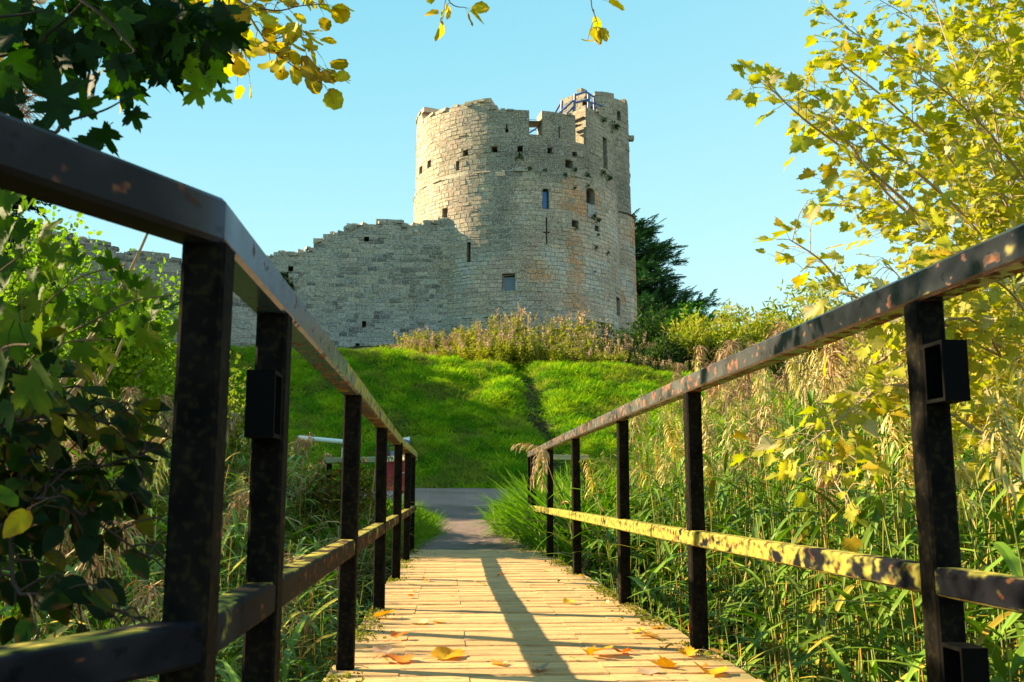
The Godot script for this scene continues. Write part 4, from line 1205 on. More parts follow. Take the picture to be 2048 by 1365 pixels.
# ---------------------------------------------------------------- trees and shrubs
func spray_mesh(c: Color) -> ArrayMesh:
	var mb := MB.new()
	for i in 13:
		var f := 0.08 + i / 13.0 * 0.9
		for s in [-1.0, 1.0]:
			var d := Vector3(s * (1.0 - 0.5 * f), rr(0.0, 0.35), 0.55 + f * 0.5).normalized()
			var l := 0.34 * (1.0 - f * 0.6) * rr(0.7, 1.3)
			mb.blade(Vector3(0, rr(-0.02, 0.02), f), d, d.cross(Vector3.UP) + Vector3(0, rr(-0.6, 0.6), 0), l, 0.075, 0.25, 2, tone(c, 0.3), tone(c * 1.5, 0.3))
	mb.blade(Vector3.ZERO, Vector3(0, 0.1, 1), Vector3(1, 0, 0), 1.1, 0.06, 0.1, 3, c * 0.8, c * 1.5)
	return mb.mesh()
func conifer(called: String, label: String, at: Vector3, h: float, prof: Array, n: int, col: Color, group: String, droop: float, size: float, low := 0.12) -> void:
	var t := thing(called, label, "tree", at, group)
	var wood := MB.new()
	wood.tube(curve([Vector3.ZERO, Vector3(0.15, h * 0.5, 0.1), Vector3(0, h, 0)], 6), h * 0.028, 0.03, 8, Color(0.09, 0.07, 0.05), Color(0.07, 0.055, 0.04))
	var xs := []; var cs := []
	var tiers := int(h * 2.2)
	for i in tiers:
		var f := lerpf(low, 0.97, (i + rr(-0.3, 0.3)) / tiers)
		var r := poly(prof, f)
		for k in 6:
			var a := TAU * (k + rr(-0.4, 0.4)) / 6 + i * 1.3
			var rad := r * rr(0.65, 1.08)
			var d := Vector3(cos(a), 0, sin(a))
			var tip := d * rad + Vector3(0, rad * (0.16 - droop * 0.3), 0)
			var b0 := Vector3(0, h * f, 0)
			var line := curve([b0, b0 + tip * 0.5 + Vector3(0, 0.06 * rad, 0), b0 + tip], 4)
			wood.tube(line, 0.012 * h * (1 - f) + 0.02, 0.012, 4, Color(0.08, 0.06, 0.04), Color(0.07, 0.055, 0.04))
			var m := maxi(3, int(n * rad / 3.0))
			for j in m:
				var g := pow(rr(0.06, 1.0), 0.7)
				var p := line[mini(int(g * (line.size() - 1)), line.size() - 1)] + rv(0.10 * rad) * Vector3(1, 0.25, 1)
				var dir := (d + Vector3(rr(-0.8, 0.8), rr(-0.1, 0.5) - droop, rr(-0.8, 0.8))).normalized()
				var z := dir
				var x := Vector3.UP.cross(z).normalized()
				var y := z.cross(x)
				xs.append(Transform3D(Basis(x, y, z).rotated(z, rr(-0.5, 0.5)) * size * rr(0.6, 1.25), p))
				cs.append(tone(Color(1, 1, 1), 0.25))
	part("trunk", wood.mesh(), mats.bark, t)
	many("foliage", spray_mesh(col), mats.needle, t, xs, cs)
func tuft_mesh(n: int, c: Color, l: float, w: float, kind := 0) -> ArrayMesh:
	var mb := MB.new()
	for i in n:
		var d := (rv() + Vector3(0, 0.35, 0)).normalized()
		var p := rv(0.30)
		if kind == 0: mb.blade(p, d, d.cross(rv()).normalized(), l * rr(0.7, 1.3), w * rr(0.7, 1.3), rr(0.2, 1.0), 3, tone(c, 0.25), tone(c, 0.25))
		else: leaf_shape(mb, "ovate", look(d, rv() + Vector3(0, 0.8, 0), l * rr(0.7, 1.3), p), tone(c, 0.25), c * 1.3, 0.3, 0.2, 0.0)
	return mb.mesh()
# a shrub: stems from the base, leaf clusters on uneven clumps
func shrub(called: String, label: String, cat: String, at: Vector3, r: Vector3, n: int, m: Mesh, s: float, tint: Array, group := "", stems := 9, wood_c := Color(0.12, 0.09, 0.06), mat: Material = null) -> Node3D:
	var t := thing(called, label, cat, at, group)
	var wood := MB.new()
	var clumps := []
	for i in 26:
		var d := rv().normalized()
		d.y = absf(d.y) * 1.15 - 0.25
		clumps.append([Vector3(d.x * r.x, r.y * (0.52 + 0.45 * d.y), d.z * r.z) * rr(0.72, 1.08), rr(0.22, 0.42)])
	for i in stems:
		var e: Vector3 = clumps[i % clumps.size()][0]
		wood.tube(curve([Vector3(rr(-0.15, 0.15) * r.x, -0.1, rr(-0.15, 0.15) * r.z), e * Vector3(0.45, 0.5, 0.45), e], 4), 0.02 * r.y, 0.006 * r.y, 5, wood_c, wood_c * 1.2)
	part("stem", wood.mesh(), mats.bark, t)
	var xs := []; var cs := []
	for i in n:
		var c: Array = clumps[rng.randi() % clumps.size()]
		var q: Vector3 = rv().normalized() * pow(rng.randf(), 0.45) * float(c[1])
		var p: Vector3 = c[0] + q * r
		if p.y < 0.02: p.y = rr(0.02, 0.3)
		xs.append(Transform3D(Basis.from_euler(rv(PI)) * s * rr(0.7, 1.3), p))
		cs.append(tone(tint[rng.randi() % tint.size()], 0.22))
	many("foliage", m, mats.leaf if mat == null else mat, t, xs, cs)
	return t
func build_trees() -> void:
	var g0 := height(12.6, -60)
	conifer("cedar", "dark green cedar with layered boughs beside the right foot of the keep", Vector3(13.6, 6.0, -74), 15.2, [Vector2(0.1, 9.6), Vector2(0.25, 10.2), Vector2(0.42, 7.6), Vector2(0.5, 6.0), Vector2(0.62, 4.7), Vector2(0.8, 3.5), Vector2(0.93, 2.3), Vector2(1, 0.7)], 26, Color(0.065, 0.14, 0.05), "", -0.05, 1.15)
	var cp := [Vector2(0.1, 3.5), Vector2(0.4, 3.3), Vector2(0.7, 2.7), Vector2(0.9, 1.6), Vector2(1, 0.5)]
	var yews := [[-15.0, -24.5, 10.2, "dark drooping conifer at the left edge in front of the grey wall"], [-15.6, -28.0, 12.8, "dark conifer at the foot of the bank behind the left edge conifer"], [-16.2, -31.5, 13.2, "dark conifer halfway up the bank at far left"], [-18.6, -35.2, 15.2, "dark conifer on the upper bank at far left"], [-20.0, -38.8, 16.0, "tallest dark conifer on the bank crest close to the curtain wall"]]
	for q in yews:
		var gy := height(q[0], q[1])
		conifer("yew_tree", q[3], Vector3(q[0], gy, q[1]), q[2] - gy, cp, 19, Color(0.024, 0.045, 0.02), "", 0.42, 1.15, 0.04)
	# shrubs at the right behind the reeds
	var small := tuft_mesh(9, Color(1, 1, 1), 0.30, 0.09)
	var yel := [Color(0.34, 0.32, 0.03), Color(0.26, 0.28, 0.028), Color(0.42, 0.34, 0.05)]
	shrub("autumn_shrub", "yellow green shrub with bare dark limb above the right railing", "shrub", Vector3(13.2, 3.4, -42), Vector3(2.6, 5.0, 2.2), 1500, small, 0.8, yel, "", 12)
	shrub("autumn_shrub", "wide yellow shrub nearest the cedar on the right skyline", "shrub", Vector3(10.9, 3.6, -39), Vector3(2.0, 3.9, 1.8), 1100, small, 0.75, [Color(0.36, 0.31, 0.04), Color(0.28, 0.28, 0.035)], "", 9)
	shrub("autumn_shrub", "pale brownish shrub at the right behind the poplar branches", "shrub", Vector3(15.6, 3.0, -38), Vector3(2.6, 5.2, 2.2), 1300, small, 0.8, [Color(0.38, 0.32, 0.08), Color(0.26, 0.27, 0.05)], "", 11)
	shrub("autumn_shrub", "green yellow thicket low on the right bank behind the reeds", "shrub", Vector3(13.0, 0.6, -24), Vector3(3.4, 4.2, 2.6), 1600, small, 0.7, yel, "", 9)
	shrub("green_shrub", "fresh green shrub between the cedar and the keep foot plants", "shrub", Vector3(11.0, 6.4, -46), Vector3(1.5, 2.7, 1.3), 1000, small, 0.62, [Color(0.09, 0.22, 0.02), Color(0.13, 0.27, 0.025)])
	shrub("green_shrub", "dark green shrub at the right foot of the keep", "shrub", Vector3(9.2, 5.6, -43), Vector3(1.9, 2.5, 1.4), 1100, small, 0.6, [Color(0.035, 0.07, 0.022), Color(0.045, 0.085, 0.025)])
	shrub("green_shrub", "dark low shrub below the fresh green shrub on the bank crest", "shrub", Vector3(9.6, 4.6, -38.5), Vector3(2.0, 1.9, 1.2), 1000, small, 0.55, [Color(0.035, 0.07, 0.02), Color(0.06, 0.10, 0.025)])
	# plants at the foot of the keep
	keep_foot_plants()
	# sunlit bushes on the left bank
	var lf := tuft_mesh(8, Color(1, 1, 1), 0.075, 0.03, 1)
	var lg := [Color(0.24, 0.34, 0.015), Color(0.30, 0.38, 0.02), Color(0.18, 0.28, 0.015)]
	shrub("leafy_bush", "bright yellow green bush on the left bank behind the near post", "bush", Vector3(-5.0, 0.1, -13.2), Vector3(1.5, 3.3, 1.3), 2600, lf, 1.0, lg, "", 14, Color(0.35, 0.27, 0.17))
	shrub("leafy_bush", "sunlit green bush at the left below the grey wall", "bush", Vector3(-7.3, 0.1, -13.6), Vector3(1.5, 3.3, 1.3), 2300, lf, 1.0, lg, "", 14, Color(0.35, 0.27, 0.17))
	shrub("leafy_bush", "low yellowish bush beside the left reeds before the grass bank", "bush", Vector3(-3.5, 0.1, -14.6), Vector3(0.8, 1.9, 0.8), 900, lf, 1.0, [Color(0.22, 0.22, 0.03), Color(0.16, 0.19, 0.03)], "", 8, Color(0.3, 0.22, 0.14))
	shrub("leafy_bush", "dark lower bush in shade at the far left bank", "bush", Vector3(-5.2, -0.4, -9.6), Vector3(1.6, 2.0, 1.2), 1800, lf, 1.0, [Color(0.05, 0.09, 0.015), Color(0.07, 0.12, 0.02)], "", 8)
	shrub("leafy_bush", "small bronze leaved bush behind the far left railing posts", "bush", Vector3(-1.25, -0.1, -12.6), Vector3(0.42, 1.05, 0.4), 420, lf, 0.75, [Color(0.13, 0.055, 0.02), Color(0.20, 0.13, 0.02), Color(0.11, 0.13, 0.02)], "", 6)
func herb(mesh_kind: int) -> Array:
	# a clump of upright stems: leaves below, pale seed heads above
	var st := MB.new(); var lv := MB.new(); var sd := MB.new()
	for i in 15:
		var b := Vector3(rr(-0.38, 0.38), 0, rr(-0.34, 0.34))
		var h := rr(0.7, 1.0)
		var tip := b * 1.5 + Vector3(rr(-0.1, 0.1), h, rr(-0.1, 0.1))
		st.tube(PackedVector3Array([b, b.lerp(tip, 0.5) + rv(0.02), tip]), 0.008, 0.004, 3, Color(0.16, 0.12, 0.05), Color(0.25, 0.17, 0.09))
		var top := 0.62 if mesh_kind == 0 else 0.85
		for k in 40:
			var f := rr(0.05, top + 0.1)
			var d := Vector3(rr(-1, 1), rr(-0.1, 0.7), rr(-1, 1)).normalized()
			lv.blade(b.lerp(tip, f), d, d.cross(Vector3.UP), rr(0.12, 0.24), 0.065, 0.8, 2, tone(Color(1, 1, 1), 0.25), tone(Color(1.05, 1, 0.8), 0.25))
		if i % (4 if mesh_kind == 0 else 8) == 0:
			for k in 34:
				var f := rr(0.66, 1.04)
				var d := Vector3(rr(-1, 1), rr(0.2, 1.2), rr(-1, 1)).normalized()
				sd.blade(b.lerp(tip, f), d, d.cross(rv()).normalized(), rr(0.05, 0.11), 0.035, 0.3, 2, tone(Color(0.42, 0.27, 0.19), 0.25), tone(Color(0.55, 0.40, 0.31), 0.2))
		else:
			for k in 12:
				var f := rr(0.8, 1.03)
				var d := Vector3(rr(-1, 1), rr(0.2, 1.2), rr(-1, 1)).normalized()
				sd.blade(b.lerp(tip, f), d, d.cross(rv()).normalized(), rr(0.04, 0.09), 0.03, 0.3, 2, tone(Color(0.34, 0.27, 0.10), 0.25), tone(Color(0.40, 0.33, 0.14), 0.2))
	return [st.mesh(), lv.mesh(), sd.mesh()]
func keep_foot_plants() -> void:
	var kinds := [herb(0), herb(1), herb(0), herb(1)]
	var leaf := []
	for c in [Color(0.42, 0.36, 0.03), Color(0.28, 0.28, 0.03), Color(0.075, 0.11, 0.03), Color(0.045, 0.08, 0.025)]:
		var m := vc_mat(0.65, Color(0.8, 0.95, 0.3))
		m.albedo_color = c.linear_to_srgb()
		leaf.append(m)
	var tops := [Vector2(-2.2, 0.7), Vector2(-1.0, 1.3), Vector2(-0.3, 1.0), Vector2(0.6, 1.5), Vector2(1.6, 1.9), Vector2(2.6, 2.25), Vector2(4.0, 1.9), Vector2(5.2, 2.1), Vector2(6.2, 1.9), Vector2(7.2, 1.3), Vector2(8.4, 1.1), Vector2(10.5, 1.2)]
	var n := 0
	for row in 4:
		var x := -2.0 + row * 0.17
		while x < 9.6 - row * 0.2:
			var d := 36.4 + row * 1.5 + rr(-0.4, 0.4) + (0.35 if x > 4 else 0.0)
			var h := poly(tops, x) * (0.62 + 0.13 * row) * rr(0.8, 1.15)
			var sunny := 0 if x < 6.6 else 2  # sun on the left clumps is put into brighter leaf colours
			var vi := rng.randi() % 4
			if x < 0.3 and row < 3 and rng.randf() < 0.4: vi = 0
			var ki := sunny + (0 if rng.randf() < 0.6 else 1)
			var t := thing("willowherb_clump", "", "wild plant", Vector3(x + rr(-0.2, 0.2), height(x, -d) - 0.05, -d))
			t.rotation.y = rr(0, TAU)
			t.scale = Vector3(rr(0.9, 1.35), h, rr(0.9, 1.35))
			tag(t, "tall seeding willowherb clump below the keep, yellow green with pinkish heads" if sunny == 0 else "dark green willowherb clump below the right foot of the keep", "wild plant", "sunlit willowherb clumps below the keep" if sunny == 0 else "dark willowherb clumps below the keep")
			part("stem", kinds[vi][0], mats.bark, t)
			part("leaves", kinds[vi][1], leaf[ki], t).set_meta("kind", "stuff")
			part("seed_heads", kinds[vi][2], mats.dry, t).set_meta("kind", "stuff")
			x += rr(0.55, 0.95)
			n += 1

# ---------------------------------------------------------------- reeds
func reed_mesh(kind: int) -> ArrayMesh:
	var mb := MB.new()
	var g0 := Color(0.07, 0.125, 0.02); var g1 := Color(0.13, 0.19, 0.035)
	var h := rr(2.0, 2.5)
	var bend := Vector3(rr(-0.16, 0.16), 0, rr(-0.16, 0.16))
	var line := curve([Vector3.ZERO, bend * 0.3 + Vector3(0, h * 0.5, 0), bend + Vector3(0, h, 0)], 4)
	mb.tube(line, 0.006, 0.003, 4, Color(0.17, 0.14, 0.05), Color(0.18, 0.19, 0.06))
	var n := 13
	var az := rr(0, TAU)
	for i in n:
		var f := lerpf(0.22, 0.96, float(i) / n) + rr(-0.02, 0.02)
		var p := line[int(f * (line.size() - 1))].lerp(line[mini(int(f * (line.size() - 1)) + 1, line.size() - 1)], f * (line.size() - 1) - int(f * (line.size() - 1)))
		az += PI + rr(-0.7, 0.7)
		var d := Vector3(cos(az), rr(0.7, 1.6), sin(az))
		var dead := f < 0.38 and rng.randf() < 0.6
		var c0 := Color(0.27, 0.20, 0.09) if dead else g0
		var c1 := Color(0.36, 0.28, 0.14) if dead else g1
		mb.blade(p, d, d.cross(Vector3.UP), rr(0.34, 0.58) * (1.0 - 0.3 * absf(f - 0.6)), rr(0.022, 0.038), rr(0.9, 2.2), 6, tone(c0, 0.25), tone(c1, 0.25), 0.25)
	if kind < 1:
		for i in 60:
			var f := rng.randf()
			var d := Vector3(rr(-1, 1), rr(0.1, 1.0), rr(-1, 1)) + Vector3(0.5, 0, 0.1)
			mb.blade(line[-1] + Vector3(0.06 * f, f * 0.26 - 0.05, 0), d, d.cross(rv()).normalized(), rr(0.06, 0.15) * (1.1 - f * 0.5), 0.010, 2.4, 4, tone(Color(0.30, 0.20, 0.10), 0.25), tone(Color(0.46, 0.33, 0.19), 0.25))
	return mb.mesh()
func straw_mesh() -> ArrayMesh:
	var mb := MB.new()
	for i in 10:
		var d := Vector3(rr(-1, 1), rr(0.1, 1.3), rr(-1, 1)).normalized()
		mb.blade(rv(0.2), d, d.cross(rv()).normalized(), rr(0.25, 0.6), rr(0.006, 0.016), rr(0.4, 1.6), 4, tone(Color(0.26, 0.18, 0.085), 0.3), tone(Color(0.38, 0.28, 0.14), 0.3))
	return mb.mesh()
func plume_mesh() -> ArrayMesh:
	var mb := MB.new()
	var line := curve([Vector3.ZERO, Vector3(0.02, 0.5, 0), Vector3(0.10, 0.9, 0.0), Vector3(0.20, 1.05, 0)], 4)
	mb.tube(line, 0.004, 0.002, 3, Color(0.24, 0.18, 0.08), Color(0.34, 0.25, 0.12))
	for i in 130:
		var f := rr(0.55, 1.0)
		var p := line[int(f * (line.size() - 1))] + rv(0.015)
		var d := Vector3(rr(-0.7, 1.0), rr(-0.1, 0.9), rr(-0.8, 0.8))
		mb.blade(p, d, d.cross(rv()).normalized(), rr(0.08, 0.20), 0.009, 2.2, 4, tone(Color(0.25, 0.155, 0.085), 0.3), tone(Color(0.42, 0.285, 0.17), 0.3))
	return mb.mesh()
func build_reeds() -> void:
	var ms := []
	for k in 6: ms.append(reed_mesh(k % 3))
	var straw := straw_mesh()
	var plume := plume_mesh()
	for side in 2:
		var t := thing("reed_bed", ["green reed bed with tan plumes filling the moat left of the bridge", "green reed bed with tan plumes filling the moat right of the bridge"][side], "reeds")
		t.set_meta("kind", "stuff")
		var xs := [[], [], [], [], [], []]; var cs := [[], [], [], [], [], []]
		var sx := []; var sc := []; var px := []; var pc := []
		var n := 1500 if side == 0 else 2300
		for i in n:
			var d := rr(1.4, 15.5)
			var x := (-0.72 - pow(rng.randf(), 1.3) * (2.2 + d * 0.36)) if side == 0 else (1.42 + pow(rng.randf(), 1.2) * (2.2 + d * 0.55))
			if d > 11.5 and absf(x - 0.36) < 1.9: continue
			var cap := 9.0 if side == 1 else (-0.2 + 0.54 * (-0.42 - x) if d < 11.0 else 1.3)
			var gap := nz.get_noise_2d(x * 45, d * 45)
			if gap < -0.05: continue
			if side == 0 and d < 1.9 and x > -0.95: continue
			if side == 1 and d < 1.7: continue
			var away := absf(x - 0.36) - 0.75
			var topy := (0.25 + 0.55 * away if side == 0 else 0.12 + 0.85 * away) + nz.get_noise_2d(x * 20 + 300, d * 20) * 0.7
			topy = clampf(topy, -0.1, 1.35 if side == 0 else 1.8)
			if side == 1: topy *= lerpf(0.6, 1.0, ss(3.0, 8.0, d))
			topy = minf(topy, cap)
			var y := height(x, -d)
			var s := clampf((topy - y) / 2.25, 0.25, 1.5)
			if topy - y < 0.3: continue
			var m := rng.randi() % 6
			if topy < 0.6 and m % 3 < 1: m += 1
			var b := Basis.from_euler(Vector3(rr(-0.13, 0.13), rr(0, TAU), rr(-0.13, 0.13))) * Basis.from_scale(Vector3(lerpf(s, 1.0, 0.6), s, lerpf(s, 1.0, 0.6)))
			xs[m].append(Transform3D(b, Vector3(x, y - 0.05, -d)))
			var tint := Color(1.25, 1.4, 1.0).lerp(Color(1.65, 1.7, 0.95), clampf(nz.get_noise_2d(x * 30, d * 30 + 700) + 0.2, 0, 1))
			if m % 3 > 0 and rng.randf() < 0.15: tint = Color(3.6, 1.9, 1.5)
			cs[m].append(tone(tint, 0.38))
		for i in 2700:
			var d := rr(1.6, 15.0)
			var x := (-0.62 - pow(rng.randf(), 1.2) * (2.0 + d * 0.36)) if side == 0 else (1.32 + pow(rng.randf(), 1.2) * (2.2 + d * 0.5))
			if d > 11.5 and absf(x - 0.36) < 2.0: continue
			if side == 0 and d < 1.9 and x > -0.95: continue
			sx.append(Transform3D(Basis.from_euler(Vector3(rr(-0.3, 0.3), rr(0, TAU), rr(-0.3, 0.3))) * rr(0.7, 1.3), Vector3(x, height(x, -d) + rr(0.0, 0.9), -d)))
			sc.append(tone(Color(1, 1, 1) if rng.randf() < 0.7 else Color(0.5, 0.85, 0.35), 0.3))
		for i in [170, 230][side]:
			var d := rr(4.0, 15.5)
			var x := (-1.1 - pow(rng.randf(), 1.2) * (2.0 + d * 0.3)) if side == 0 else (1.9 + pow(rng.randf(), 0.9) * (1.6 + d * 0.55))
			if d > 11.5 and absf(x - 0.36) < 2.2: continue
			if nz.get_noise_2d(x * 32 + 50, d * 32) < -0.02: continue
			var away := absf(x - 0.36) - 0.75
			var topy := clampf(0.15 + (0.5 if side == 0 else 0.95) * away, 0.2, 1.3 if side == 0 else 2.0)
			if side == 1: topy *= lerpf(0.6, 1.0, ss(3.0, 8.0, d))
			elif d < 11.0: topy = minf(topy, 0.54 * (-0.5 - x))
			if side == 1 and d < 5.0 and rng.randf() < 0.6: continue
			px.append(Transform3D(Basis.from_euler(Vector3(rr(-0.25, 0.25), rr(-1.2, 1.2), rr(-0.25, 0.25))) * rr(0.8, 1.2), Vector3(x, topy - (1.2 if side == 0 and d < 11.0 else 0.75) + rr(-0.35, 0.2), -d)))
			pc.append(tone(Color(1, 1, 1), 0.2))
		for m in 6:
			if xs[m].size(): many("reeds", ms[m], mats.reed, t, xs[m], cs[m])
		many("dead_stalks", straw, mats.dry, t, sx, sc)
		many("plumes", plume, mats.dry, t, px, pc)
	# the reed head that leans across the right handrail
	var rt := thing("leaning_reed", "single tan reed head leaning over the far end of the right handrail", "reed", Vector3(1.32, height(1.32, -9.6), -9.6))
	var st := MB.new()
	st.tube(curve([Vector3.ZERO, Vector3(0.05, 1.4, 0.0), Vector3(0.929, 1.081, -9.600) - rt.position], 5), 0.006, 0.003, 5, Color(0.2, 0.16, 0.06), Color(0.3, 0.22, 0.1))
	part("stalk", st.mesh(), mats.dry, rt)
	var hd := MB.new()
	for ax in [[Vector3(0.953, 1.076, -9.600), Vector3(0.814, 1.121, -9.550), Vector3(0.667, 1.114, -9.500)], [Vector3(0.963, 1.066, -9.600), Vector3(0.867, 0.963, -9.500), Vector3(0.824, 0.775, -9.450)], [Vector3(0.977, 1.052, -9.600), Vector3(0.933, 0.926, -9.500), Vector3(0.908, 0.747, -9.450)], [Vector3(0.953, 1.071, -9.600), Vector3(0.886, 1.026, -9.400), Vector3(0.843, 0.899, -9.350)]]:
		var line := curve(ax, 6)
		var shifted := PackedVector3Array()
		for q in line: shifted.append(q - rt.position)
		hd.tube(shifted, 0.003, 0.001, 3, Color(0.3, 0.21, 0.1), Color(0.4, 0.3, 0.15))
		for i in 60:
			var p := line[rng.randi() % line.size()] + rv(0.012) - rt.position
			var d := (line[-1] - line[0]).normalized() + rv(0.9)
			hd.blade(p, d, d.cross(rv()).normalized(), rr(0.04, 0.12), 0.008, 1.6, 3, tone(Color(0.42, 0.30, 0.14), 0.25), tone(Color(0.58, 0.43, 0.23), 0.25))
	part("plume", hd.mesh(), mats.dry, rt)

# ---------------------------------------------------------------- grass
func grass_mesh(n: int, h: float, w: float, spread: float) -> ArrayMesh:
	var mb := MB.new()
	for i in n:
		var d := Vector3(rr(-0.6, 0.6), 1, rr(-0.6, 0.6))
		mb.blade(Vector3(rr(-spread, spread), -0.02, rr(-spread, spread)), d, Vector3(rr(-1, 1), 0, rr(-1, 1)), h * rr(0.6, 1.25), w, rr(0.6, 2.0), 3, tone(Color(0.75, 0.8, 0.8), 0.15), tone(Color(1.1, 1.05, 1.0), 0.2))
	return mb.mesh()
func build_grass() -> void:
	var gm := grass_mesh(11, 0.19, 0.017, 0.12)
	var lm := grass_mesh(11, 0.36, 0.013, 0.10)
	var xs := []; var cs := []
	for i in 95000:
		var x := rr(-13, 11.5); var d := rr(24.6, 38.5)
		if d < road_far(clampf(x, -9, 9)) - 0.05 + nf.get_noise_1d(x * 30) * 0.2: continue
		if d > 37 and rng.randf() < 0.5: continue
		var td := track_dist(x, d)
		if td < 0.26 + 0.2 * nf.get_noise_2d(x * 40, d * 40) and rng.randf() < 0.85: continue
		var p := nz.get_noise_2d(x * 26, d * 26)
		var q := nf.get_noise_2d(x * 20, d * 20)
		xs.append(Transform3D(Basis.from_euler(Vector3(rr(-0.2, 0.2), rr(0, TAU), rr(-0.2, 0.2))) * (rr(0.7, 1.2) * (1.0 + 0.8 * maxf(0, p))), Vector3(x, height(x, -d), -d)))
		var c := Color(0.14, 0.31, 0.010).lerp(Color(0.38, 0.49, 0.015), clampf(0.5 + q * 1.5, 0, 1))
		if p < -0.10: c = c.lerp(Color(0.30, 0.25, 0.07), clampf((-p - 0.10) * 2.2, 0, 0.55))
		cs.append(tone(c, 0.38))
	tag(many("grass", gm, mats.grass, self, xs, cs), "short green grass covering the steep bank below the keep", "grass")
	var xs2 := []; var cs2 := []
	for i in 14000:
		var x := rr(-8, 9.5); var d := rr(11.4, 20.2)
		if absf(x - 0.36) < path_half(d) + 0.02 + 0.22 * nf.get_noise_2d(x * 30, d * 30): continue
		if d < 12.0 and absf(x - 0.36) < 0.85: continue
		if d > road_near(clampf(x, -9, 9)) - 0.1: continue
		var near := absf(x - 0.36) - path_half(d)
		var s := rr(0.6, 1.1) * (0.75 + 0.75 * ss(0.0, 0.7, near)) * (1.7 if x > 0 else 1.1) * lerpf(1.15, 0.7, ss(13.5, 18, d))
		xs2.append(Transform3D(Basis.from_euler(Vector3(rr(-0.2, 0.2), rr(0, TAU), rr(-0.2, 0.2))) * s, Vector3(x, height(x, -d), -d)))
		cs2.append(tone(Color(0.12, 0.25, 0.014).lerp(Color(0.21, 0.28, 0.025), clampf(nz.get_noise_2d(x * 40, d * 40) + 0.3, 0, 1)), 0.22))
	tag(many("grass", lm, mats.grass, self, xs2, cs2), "long bright grass on both verges between the bridge end and the road", "grass")

